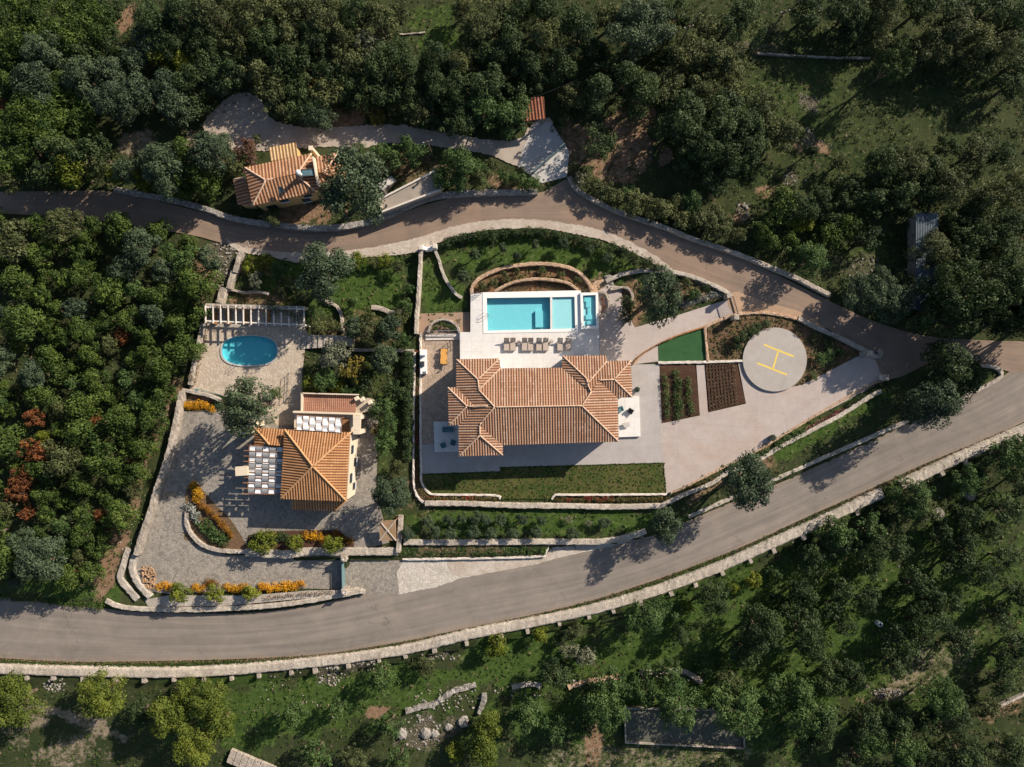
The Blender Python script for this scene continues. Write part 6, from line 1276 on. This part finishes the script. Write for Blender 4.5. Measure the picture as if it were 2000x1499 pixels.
# pale stones lying about
def stone_mesh(mb, c, s, r):
    n = 7; rings = []
    for j, (zz_, f) in enumerate(((-.3, .8), (.15, 1.0), (.5, .7), (.62, .25))):
        rings.append([(c[0]+s*f*r.uniform(.75, 1.2)*math.cos(6.283*k/n), c[1]+s*f*r.uniform(.75, 1.2)*math.sin(6.283*k/n), c[2]+s*zz_*r.uniform(.85, 1.1)) for k in range(n)])
    vs = [q for rg_ in rings for q in rg_]; fs = [(i*n+k, i*n+(k+1) % n, (i+1)*n+(k+1) % n, (i+1)*n+k) for i in range(3) for k in range(n)]+[tuple(range(3*n, 4*n))]
    mb.add(vs, fs)
mb = MB(); r = random.Random(9)
for (cx, cy, rx, ry, n, s0) in ((820,1430,45,34,90,.22),(645,1320,30,20,60,.2),(700,1300,50,12,60,.18),(860,1282,40,8,40,.18),(880,1365,70,26,90,.2),(600,1350,110,60,60,.13),(1583,200,24,24,40,.09),(1580,265,12,16,16,.2),(1605,285,22,14,12,.14),(1450,415,14,18,14,.26),(1545,350,30,16,14,.15),(1690,522,40,26,34,.18),(455,482,34,14,90,.18),(430,525,34,34,80,.16),(1735,1353,36,8,80,.16),(1330,1320,50,10,50,.2),(1150,1335,60,8,50,.2),(1800,1000,120,60,30,.2),(1590,104,110,8,36,.08),(1500,85,60,24,24,.10),(240,1030,30,70,50,.14),(1150,558,20,12,40,.14),(1190,550,8,6,6,.35),(110,1338,24,14,50,.22),(1650,1150,300,120,40,.13),(1400,500,0,0,0,.1),(300,760,30,30,30,.18),(1025,1350,60,12,30,.2)):
    for k in range(n):
        a, d = r.uniform(0, 6.283), math.sqrt(r.random()); x, y = cx+rx*d*math.cos(a), cy+ry*d*math.sin(a)
        z = zg(x, y)-.05; stone_mesh(mb, tuple(P(x, y, z)), s0*.72*r.uniform(.35, 1.5), r)
o = mb.build('rubble', ROCK); tag(o, 'pale stones and rubble scattered over the slopes', 'rubble', None, 'stuff')
for i, (x, y, s, lb) in enumerate(((832,1432,1.0,'large grey boulder below the old stone loop, leftmost of the cluster'),(848,1432,.8,'tilted grey boulder right of the largest one below the stone loop'),(905,1408,1.0,'pale boulder near the yellow-green tree on the lower slope'),(786,1433,1.0,'pale boulder beside the round tree left of the boulder cluster'),(876,1420,.7,'reddish pale boulder between the cluster and the rightmost boulder'),(1190,545,.8,'white boulder at the left end of the curved olive wall'),(238,1022,.5,'single white boulder on bare earth beside the long estate wall'),(1893,968,1.0,'grey boulder in the field below the wall gap, upper one'),(1832,1002,1.0,'grey boulder in the field below the wall gap, lower one'))):
    mb = MB(); stone_mesh(mb, tuple(P(x, y, zg(x, y)-.1)), s, random.Random(i)); tag(mb.build('boulder', ROCK), lb, 'boulder')
# ------------------------------------------------------------------ furniture and small things
def lounger(x, y, label, towel, tilt):
    c = P(x, y, TZ); root = empty('sun_lounger', (c.x, c.y, TZ), 0, label, 'sun lounger', 'sun loungers on the white terrace')
    def part(mb, name, mat): return mb.build(name, mat, root, rel=False)
    mb = MB(); mb.box((0, -.28, .27), (.86, 1.42, .07)); part(mb, 'frame', WOOD)
    mb = MB(); mb.box((0, -.27, .36), (.82, 1.40, .12)); part(mb, 'mattress', FABRIC)
    mb = MB(); hgt = .85*tilt; a, b = Vector((0, .42, .36)), Vector((0, .98, .36+hgt)); mb.beam(a, b, .82, .12); part(mb, 'backrest', FABRIC)
    for sx in (-.36, .36):
        for sy in (-.9, .38): mb = MB(); mb.box((sx, sy, .12), (.07, .07, .26)); part(mb, 'leg', WOOD)
    if towel:
        mb = MB(); mb.beam(a.lerp(b, .2)+Vector((-.18, 0, .08)), a.lerp(b, .95)+Vector((.12, 0, .08)), .36, .03); tw = mb.build('towel', TOWEL, None)
        tw.location = root.location; tag(tw, f'folded white towel draped on the {label.split(",")[0].split(" sun")[0]} lounger'.replace('taupe', '').replace('  ', ' '), 'towel', 'towels on the loungers')
    return root
lx = [838, 887, 978, 1025, 1090, 1142, 1254, 1318]; onm = ['leftmost', 'second', 'third', 'fourth', 'fifth', 'sixth', 'seventh', 'rightmost']
for i, x in enumerate(lx):
    q = Zp(x, 1012); lounger(q[0], q[1], f'{onm[i]} taupe sun lounger{" of eight on the white terrace" if i in (0, 7) else " from the left on the white terrace"}', i >= 4, 1.0 if i % 3 else .8)
for i, (x, y) in enumerate(((931, 997), (1184, 992))):
    q = Zp(x, y); c = P(q[0], q[1], TZ); t = empty('side_table', tuple(c), 0, f'round side table {["between the second and third sun loungers", "between the sixth and seventh sun loungers"][i]}', 'table', 'round side tables')
    mb = MB(); mb.cyl((c.x, c.y, TZ+.42), .34, .05, 24); mb.build('tabletop', FABRIC, t); mb = MB(); mb.cyl((c.x, c.y, TZ), .2, .42, 16, .12); mb.build('base', STEEL, t)
    mb = MB(); mb.cyl((c.x+.05, c.y, TZ+.47), .12, .12, 12); mb.cyl((c.x-.12, c.y-.1, TZ+.47), .05, .18, 8); tag(mb.build('bowl', PADC), f'pale bowl on the {["left", "right"][i]} round side table', 'bowl')
# dining table and chairs on the patio
t = empty('dining_table', tuple(P(868, 697, 0)), R_(-2), 'orange wooden dining table on the brown stone patio', 'table')
mb = MB(); mb.box((0, 0, .74), (1.0, 2.3, .06)); mb.build('tabletop', ORANGEW, t, rel=False)
for sx in (-.42, .42):
    for sy in (-1.05, 1.05): mb = MB(); mb.box((sx, sy, .36), (.08, .08, .72)); mb.build('leg', ORANGEW, t, rel=False)
for i, (dx, dy, rz) in enumerate(((-.75, .6, 90), (-.75, -.6, 90), (.75, .6, -90), (.75, -.6, -90), (0, 1.5, 180), (0, -1.5, 0))):
    c = P(868, 697, 0); ch_ = empty('garden_chair', (c.x+dx, c.y+dy, 0), R_(rz+180), f'thin metal chair at the orange table, {["left side, upper", "left side, lower", "right side, upper", "right side, lower", "top end", "bottom end"][i]}', 'chair', 'chairs round the orange table')
    mb = MB(); mb.box((0, 0, .45), (.42, .42, .04)); mb.build('seat', BROWNP, ch_, rel=False)
    mb = MB(); mb.box((0, .2, .72), (.42, .03, .3)); mb.build('backrest', BROWNP, ch_, rel=False)
    for sx in (-.18, .18):
        for sy in (-.18, .18): mb = MB(); mb.box((sx, sy, .22), (.03, .03, .44)); mb.build('leg', DARKM, ch_, rel=False)
# outdoor kitchen
k = empty('outdoor_kitchen', tuple(P(828, 708, 0)), 0, 'white outdoor kitchen counter with a dark grill along the patio kerb', 'kitchen')
mb = MB(); c0, c1 = P(827.5, 684, 0), P(828.5, 731, 0); mb.beam((c0.x, c0.y, .45), (c1.x, c1.y, .45), .95, .9); mb.build('counter', WHITE, k)
c = P(825, 711, 1); mb = MB(); mb.box((c.x, c.y, 1.05), (.6, .75, .3)); mb.cyl((c.x, c.y-.1, 1.2), .25, .12, 14); mb.build('grill', DARKM, k)
c = P(829, 728, 1); mb = MB(); mb.box((c.x, c.y, .93), (.5, .35, .06)); mb.build('sink', STEEL, k)
c = P(826, 690, 1); mb = MB(); mb.box((c.x, c.y, 1.3), (.9, .9, .9), 0, .8); mb.build('hood', WHITE, k)
# furniture on the side terraces
def armchair(x, y, z, rz, mat, label):
    c = P(x, y, z); a = empty('armchair', tuple(c), R_(rz), label, 'chair')
    mb = MB(); mb.box((0, 0, .32), (.75, .75, .22)); mb.build('seat', mat, a, rel=False)
    mb = MB(); mb.box((0, .36, .6), (.75, .12, .5)); mb.build('backrest', mat, a, rel=False)
    for s in (-.36, .36): mb = MB(); mb.box((s, 0, .5), (.1, .75, .16)); mb.build('arm', mat, a, rel=False)
    for s in (-.32, .32):
        for q in (-.32, .32): mb = MB(); mb.box((s, q, .1), (.05, .05, .22)); mb.build('leg', DARKM, a, rel=False)
DGREY = m_plain('charcoal_fabric', (0.07, 0.075, 0.08), 0.9, 0.1, 0.1, 3); TEALF = m_plain('teal_fabric', (0.10, 0.20, 0.23), 0.9, 0.1, 0.1, 3)
armchair(*Z2(1668, 532), .42, -30, DGREY, 'charcoal armchair turned on the white terrace right of the villa')
armchair(*Z2(1598, 516), .42, 20, TEALF, 'grey-blue armchair close to the roof edge on the right terrace')
armchair(*Z2(320, 776), .35, 200, TEALF, 'teal armchair on the shaded left terrace, lower left')
armchair(*Z2(392, 756), .35, 160, TEALF, 'teal armchair on the shaded left terrace, next to the villa roof')
c = P(*Z2(1640, 628), .42); t = empty('glass_table', tuple(c), R_(12), 'small pale glass table on the white terrace right of the villa', 'table')
mb = MB(); mb.box((0, 0, .42), (.95, .7, .05)); mb.build('tabletop', PADC, t, rel=False)
for s in (-.4, .4):
    for q in (-.28, .28): mb = MB(); mb.box((s, q, .2), (.05, .05, .4)); mb.build('leg', STEEL, t, rel=False)
c = P(*Z2(355, 664), .35); t = empty('garden_sofa', tuple(c), R_(180), 'dark teal sofa on the shaded left terrace', 'sofa')
mb = MB(); mb.box((0, 0, .3), (1.7, .8, .26)); mb.build('seat', TEALF, t, rel=False); mb = MB(); mb.box((0, -.36, .58), (1.7, .14, .42)); mb.build('backrest', TEALF, t, rel=False)
for s in (-.82, .82): mb = MB(); mb.box((s, 0, .5), (.12, .8, .16)); mb.build('arm', TEALF, t, rel=False)
def pot(x, y, z, r, label, mat=WOOD, leaf='ever'):
    c = P(x, y, z); p_ = empty('plant_pot', tuple(c), 0, label, 'plant pot'); mb = MB(); mb.cyl((0, 0, 0), r*.75, r*1.3, 16, r); mb.build('pot', mat, p_, rel=False)
    me = leaf_mesh('plant', [(0, 0, r*1.9, r*1.1, r*1.1, r*1.0, .5)], .16, int(x), L[leaf]); o = bpy.data.objects.new('plant', me); COL.objects.link(o); o.parent = p_
pot(*Z2(1715, 375), 0, .42, 'dark potted plant by the villa corner above the right terrace', DARKM)
pot(378.5, 738, 0, .5, 'big pale pot beside the oval pool terrace wall', KERB, 'dry')
pot(1506, 855, 0, .5, 'ring-shaped dark pot on the driveway kerb', DARKM, 'ever')
pot(1307, 965, 0, .3, 'small black pot at the bottom right corner of the lawn', DARKM, 'ever')
# ladders
def ladder(pts, z, label, rz):
    c = P(*pts, z); l_ = empty('pool_ladder', tuple(c), R_(rz), label, 'ladder')
    for s in (-.25, .25): mb = MB(); mb.tube([(.9, s, 0), (.88, s, .55), (.7, s, .8), (.2, s, .8), (0, s, .5), (0, s, -.6)], .03, 6); mb.build('rail', STEEL, l_, rel=False)
    for k_ in range(3): mb = MB(); mb.beam((0, -.25, -.1-.22*k_), (0, .25, -.1-.22*k_), .1, .03); mb.build('rung', STEEL, l_, rel=False)
ladder(Zp(692, 785), TZ, 'steel ladder on the left side of the rectangular pool', 180)
ladder((460, 712), 0.14, 'steel ladder at the lower edge of the oval pool', -110)
# railings
def railing(pts, z, h, label, n, rails=4, mat=STEEL, name='railing'):
    P0 = [P(x, y, z) for x, y in pts]; r_ = empty(name, tuple(P0[0]), 0, label, name.replace('_', ' '))
    mb = MB()
    for a, b in zip(P0, P0[1:]):
        for k_ in range(rails): zz_ = h*(k_+1)/rails; mb.beam(a+Vector((0, 0, zz_)), b+Vector((0, 0, zz_)), .05, .05)
    mb.build('rail', mat, r_)
    pts_ = resample(pts, n)
    for x, y in pts_: c = P(x, y, z); mb = MB(); mb.box((c.x, c.y, z+h/2), (.05, .05, h)); mb.build('post', mat, r_)
railing(zp((1558,912),(1560,1095)), TZ, 1.1, 'thin steel railing on the right edge of the white terrace', 4)
railing(zp((560,622),(640,616)), TZ, 1.1, 'short steel railing at the upper left corner of the white terrace', 3)
railing(zp((200,912),(470,905)), 0, 1.1, 'thin railing above the patio steps', 5)
railing(zp((474,920),(476,1000)), TZ, 1.1, 'thin railing on the left edge of the terrace by the patio', 3)
railing([(565, 730), (562, 780)], 0, 1.0, 'small railing beside the steps above the orange-roofed house', 4, 2, DARKM)
railing([(1244,700),(1262,687),(1284,672),(1310,660)], 0.2, .6, 'low wooden rail along the curve left of the putting green', 7, 2, WOOD)
railing([(596,1084),(640,1084),(668,1086)], .45, 1.0, 'thin dark railing on the wall left of the lower gate', 5, 2, DARKM)
# gates
def gate(a, b, z0, z1, h, label, mat, bars=12, solid=False):
    p, q = P(*a, z0), P(*b, z1); g_ = empty('gate', tuple(p), 0, label, 'gate'); mb = MB()
    for t_ in (0.1, h): mb.beam(p+Vector((0, 0, t_)), q+Vector((0, 0, t_)), .1, .1)
    mb.beam(p, p+Vector((0, 0, h)), .1, .1); mb.beam(q, q+Vector((0, 0, h)), .1, .1); mb.build('frame', mat, g_)
    mb = MB()
    if solid: mb.beam(p+Vector((0, 0, h*.5)), q+Vector((0, 0, h*.5)), .05, h*.84)
    else:
        for k_ in range(1, bars): c = p.lerp(q, k_/bars); mb.beam(c+Vector((0, 0, .1)), c+Vector((0, 0, h)), .03, .03)
    mb.build('infill', mat, g_)
gate((1101,287),(1040,341), 0, 0, 1.5, 'long dark sliding gate lying diagonally across the pale concrete pad', TEAL, 12, True)
gate((1426,582),(1436,616), 0, 0, 1.5, 'barred metal gate at the top of the villa driveway', DARKM, 14)
gate((673,1098),(674,1150), -.8, -.8, 1.7, 'teal solid gate at the bottom of the cobbled ramp', TEAL, 12, True)
def pier(x, y, z0, h, s, label, mat=STONE, lamp=False):
    c = P(x, y, z0+h); p_ = empty('gate_pier', (c.x, c.y, z0), 0, label, 'gate pier'); mb = MB(); mb.box((0, 0, h/2), (s, s, h)); mb.build('shaft', mat, p_, rel=False)
    mb = MB(); mb.box((0, 0, h+.06), (s*1.2, s*1.2, .12), 0, .8); mb.build('cap', STONE if mat is not WHITE else KERB, p_, rel=False)
    if lamp:
        mb = MB(); mb.cyl((0, 0, h+.12), .05, .25, 8); mb.cyl((0, 0, h+.37), .16, .3, 10, .1); mb.build('lantern', PADC, p_, rel=False)
pier(671, 1092, -.8, 2.2, .8, 'upper stone pier of the teal gate with a pale lantern', STONE, True)
pier(672, 1157, -.8, 2.2, .8, 'lower stone pier of the teal gate, by the road', STONE, True)
pier(1424, 578, 0, 1.9, .7, 'stone pier at the upper end of the barred driveway gate', STONE)
pier(1438, 620, 0, 1.9, .7, 'stone pier at the lower end of the barred driveway gate', STONE)
pier(1700, 691, 0, 2.6, .8, 'tall stone pier at the mouth of the villa driveway', STONEG)
pier(1730, 738, 0, 1.2, .8, 'low pale stone pier on the other side of the driveway mouth', KERB)
pier(822, 484, 0, 1.7, .6, 'white gate pier at the top of the whitewashed wall', WHITE)
pier(849, 481, 0, 1.7, .6, 'white gate pier right of the first, by the verge', WHITE)
# utility poles and wires
def pole(x, y, h, label, arm=True):
    c = P(x, y, 0); p_ = empty('utility_pole', tuple(c), 0, label, 'pole'); mb = MB(); mb.tube([(0, 0, -.2), (0, 0, h*.5), (0, 0, h)], [.15, .13, .1], 8); mb.build('shaft', BARK, p_, rel=False)
    if arm:
        mb = MB(); mb.beam((-.7, -.2, h-.3), (.7, .2, h-.3), .1, .1); mb.build('crossarm', BARK, p_, rel=False)
        mb = MB()
        for s in (-.6, 0, .6): mb.cyl((s, s*.28, h-.25), .07, .16, 8)
        mb.build('insulator', PADC, p_, rel=False)
    return Vector((c.x, c.y, h-.1))
pa = pole(1318, 108, 8.7, 'tall wooden utility pole leaning out of the wood top right of the pavilion')
pb = pole(845, 306, 6.8, 'wooden utility pole beside the gravel lane above the flat building')
pc = pole(1497, 72, 7.5, 'wooden utility pole at the edge of the top right clearing')
def wire(a, b, label):
    mb = MB(); mb.tube([a.lerp(b, t/14)-Vector((0, 0, 1.2*math.sin(math.pi*t/14))) for t in range(15)], .025, 4); tag(mb.build('power_cable', DARKM), label, 'cable')
wire(pa, pb+Vector((14, 7, -3)), 'sagging cable from the pole in the wood down towards the pavilion')
wire(pa, pa+Vector((16, 22, .5)), 'cable running from the pole in the wood to the top edge')
# cypress
cyp = leaf_mesh('crown', [(0, 0, .9+i*.75, .75*math.sin(math.pi*(i+1.2)/12), .75*math.sin(math.pi*(i+1.2)/12), .7, .3) for i in range(11)], .26, 77, L['ever'])
c = P(1458, 108, 0); r_ = empty('cypress', tuple(c), 0, 'slender dark cypress beside the top dry stone wall', 'tree'); o = bpy.data.objects.new('crown', cyp); COL.objects.link(o); o.parent = r_
mb = MB(); mb.tube([(0, 0, -.2), (0, 0, 1.5)], .12, 7); mb.build('trunk', BARK, r_, rel=False)
# bamboo roof by the lavender terrace
bb = empty('bamboo_shelter', tuple(P(757, 1038, 0)), 0, 'tilted roof of tan canes under the olive left of the lavender terrace', 'shelter')
mb = MB(); q = [P(742,1018,2.2), P(773,1016,2.2), P(774,1056,1.6), P(741,1056,1.6)]
for k_ in range(16):
    a, b = q[0].lerp(q[1], (k_+.5)/16), q[3].lerp(q[2], (k_+.5)/16); mb.tube([a, b], .07, 6)
mb.build('roof', m_plain('cane', (.38, .25, .15), .8, .2, .25, 4), bb)
mb = MB(); mb.beam(q[0]+Vector((0, 0, .15)), q[2]+Vector((0, 0, .15)), .12, .1); mb.beam(q[1]+Vector((0, 0, .15)), q[3]+Vector((0, 0, .15)), .12, .1); mb.build('brace', KERB, bb)
for v in q: mb = MB(); mb.box((v.x, v.y, v.z/2-.1), (.12, .12, v.z-.1)); mb.build('post', WOOD, bb)
# loungers under the pergola
for i, x in enumerate((421, 448, 482, 524)):
    c = P(x, 622, 0); l_ = empty('wooden_lounger', tuple(c), 0, f'brown wooden lounger in the shade of the pool pergola, {["first","second","third","fourth"][i]} from the left', 'sun lounger', 'loungers under the pergola')
    mb = MB(); mb.box((0, -.2, .32), (.8, 1.5, .1)); mb.build('seat', DEADW, l_, rel=False); mb = MB(); mb.beam((0, .55, .35), (0, 1.1, .75), .8, .08); mb.build('backrest', DEADW, l_, rel=False)
    for s in (-.35, .35):
        for t_ in (-.85, .5): mb = MB(); mb.box((s, t_, .14), (.07, .07, .3)); mb.build('leg', DEADW, l_, rel=False)
# odds and ends
r = random.Random(2); mb = MB()
for k_ in range(70):
    x, y = 293+r.uniform(-13, 11)+0, 1128+r.uniform(-20, 20); c = P(x, y, 0)
    if abs((x-293)/13+(1128-y)/60) > 1: continue
    a = r.uniform(0, 3.14); d = Vector((math.cos(a), math.sin(a), 0))*.28; z = r.uniform(.08, .4); mb.tube([c-d+Vector((0, 0, z)), c+d+Vector((0, 0, z))], .11, 6)
tag(mb.build('woodpile', m_plain('cut_logs', (.36, .23, .14), .85, .15, .35, 3)), 'heap of cut logs in the bottom left corner of the cobbled yard', 'woodpile')
mb = MB(); mb.beam(P(364, 482, .35), P(432, 520, .35), .22, .22); mb.beam(P(372, 484, .5), P(428, 515, .45), .12, .12); tag(mb.build('timber_beam', DEADW), 'long orange-brown timber lying beside the scrub near the upper road', 'timber')
c = P(352, 816, 0); t = empty('garden_parasol', tuple(c), 0, 'small round green folded table by the long estate wall', 'table'); t.name = 'garden_table'
GREEN = m_plain('green_paint', (.04, .20, .12), .5, .3, .1, 3); mb = MB(); mb.cyl((0, 0, .68), .42, .05, 18); mb.build('tabletop', GREEN, t, rel=False); mb = MB(); mb.cyl((0, 0, 0), .22, .04, 14); mb.cyl((0, 0, .04), .04, .64, 8); mb.build('pedestal', DARKM, t, rel=False)
me = leaf_mesh('palm_frond', [(P(322+k_*5, 968+(k_ % 3)*4-4, 0).x, P(322+k_*5, 968+(k_ % 3)*4-4, 0).y, .15, .3, .3, .14, .5) for k_ in range(5)], .22, 7, L['dry'], dens=.5); o = bpy.data.objects.new('cut_branch', me); COL.objects.link(o); tag(o, 'dry brown cut branches lying on the cobbled yard', 'branches')
mb = MB(); c = P(387, 762, 0); mb.beam(P(386, 760, .5), P(432, 772, .5), .1, .1); mb.box((c.x, c.y, .5), (.4, .4, .4)); tag(mb.build('pool_cover_roller', TEAL), 'pool cover roller with a teal end beside the low terrace wall', 'roller')
c = P(1713, 1216, zg(1713, 1216)); t = empty('water_tank', tuple(c), 0, 'tiny white water tank between the trees of the lower field', 'tank'); mb = MB(); mb.cyl((0, 0, 0), .42, 1.0, 18); mb.build('body', WHITE, t, rel=False); mb = MB(); mb.cyl((0, 0, 1.0), .2, .12, 14); mb.build('lid', DARKM, t, rel=False)
st = empty('fallen_steps', tuple(P(505, 1480, zg(505, 1480))), 0, 'broad flight of old stone steps at the bottom edge of the lower slope', 'steps')
zb_ = zg(505, 1480)
for k_ in range(9):
    a = (455+k_*11.5, 1460+k_*5.2); mb = MB(); mb.prism([tuple(P(x, y, zb_)[:2]) for x, y in ((a[0], a[1]), (a[0]+10.8, a[1]+4.8), (a[0]+1.5, a[1]+29), (a[0]-9, a[1]+24))], zb_-.3, zb_+.75-.07*k_); mb.build('step', STONE, st)
mb = MB(); zz_ = zg(1655, 1482); a = P(1640, 1490, zz_+.3); b = P(1652, 1470, zz_+.3); mb.tube([a, b, P(1668, 1476, zz_+.2)], [.2, .18, .1], 7); tag(mb.build('fallen_log', ROCK), 'bleached bent log on bare earth at the bottom edge', 'log')
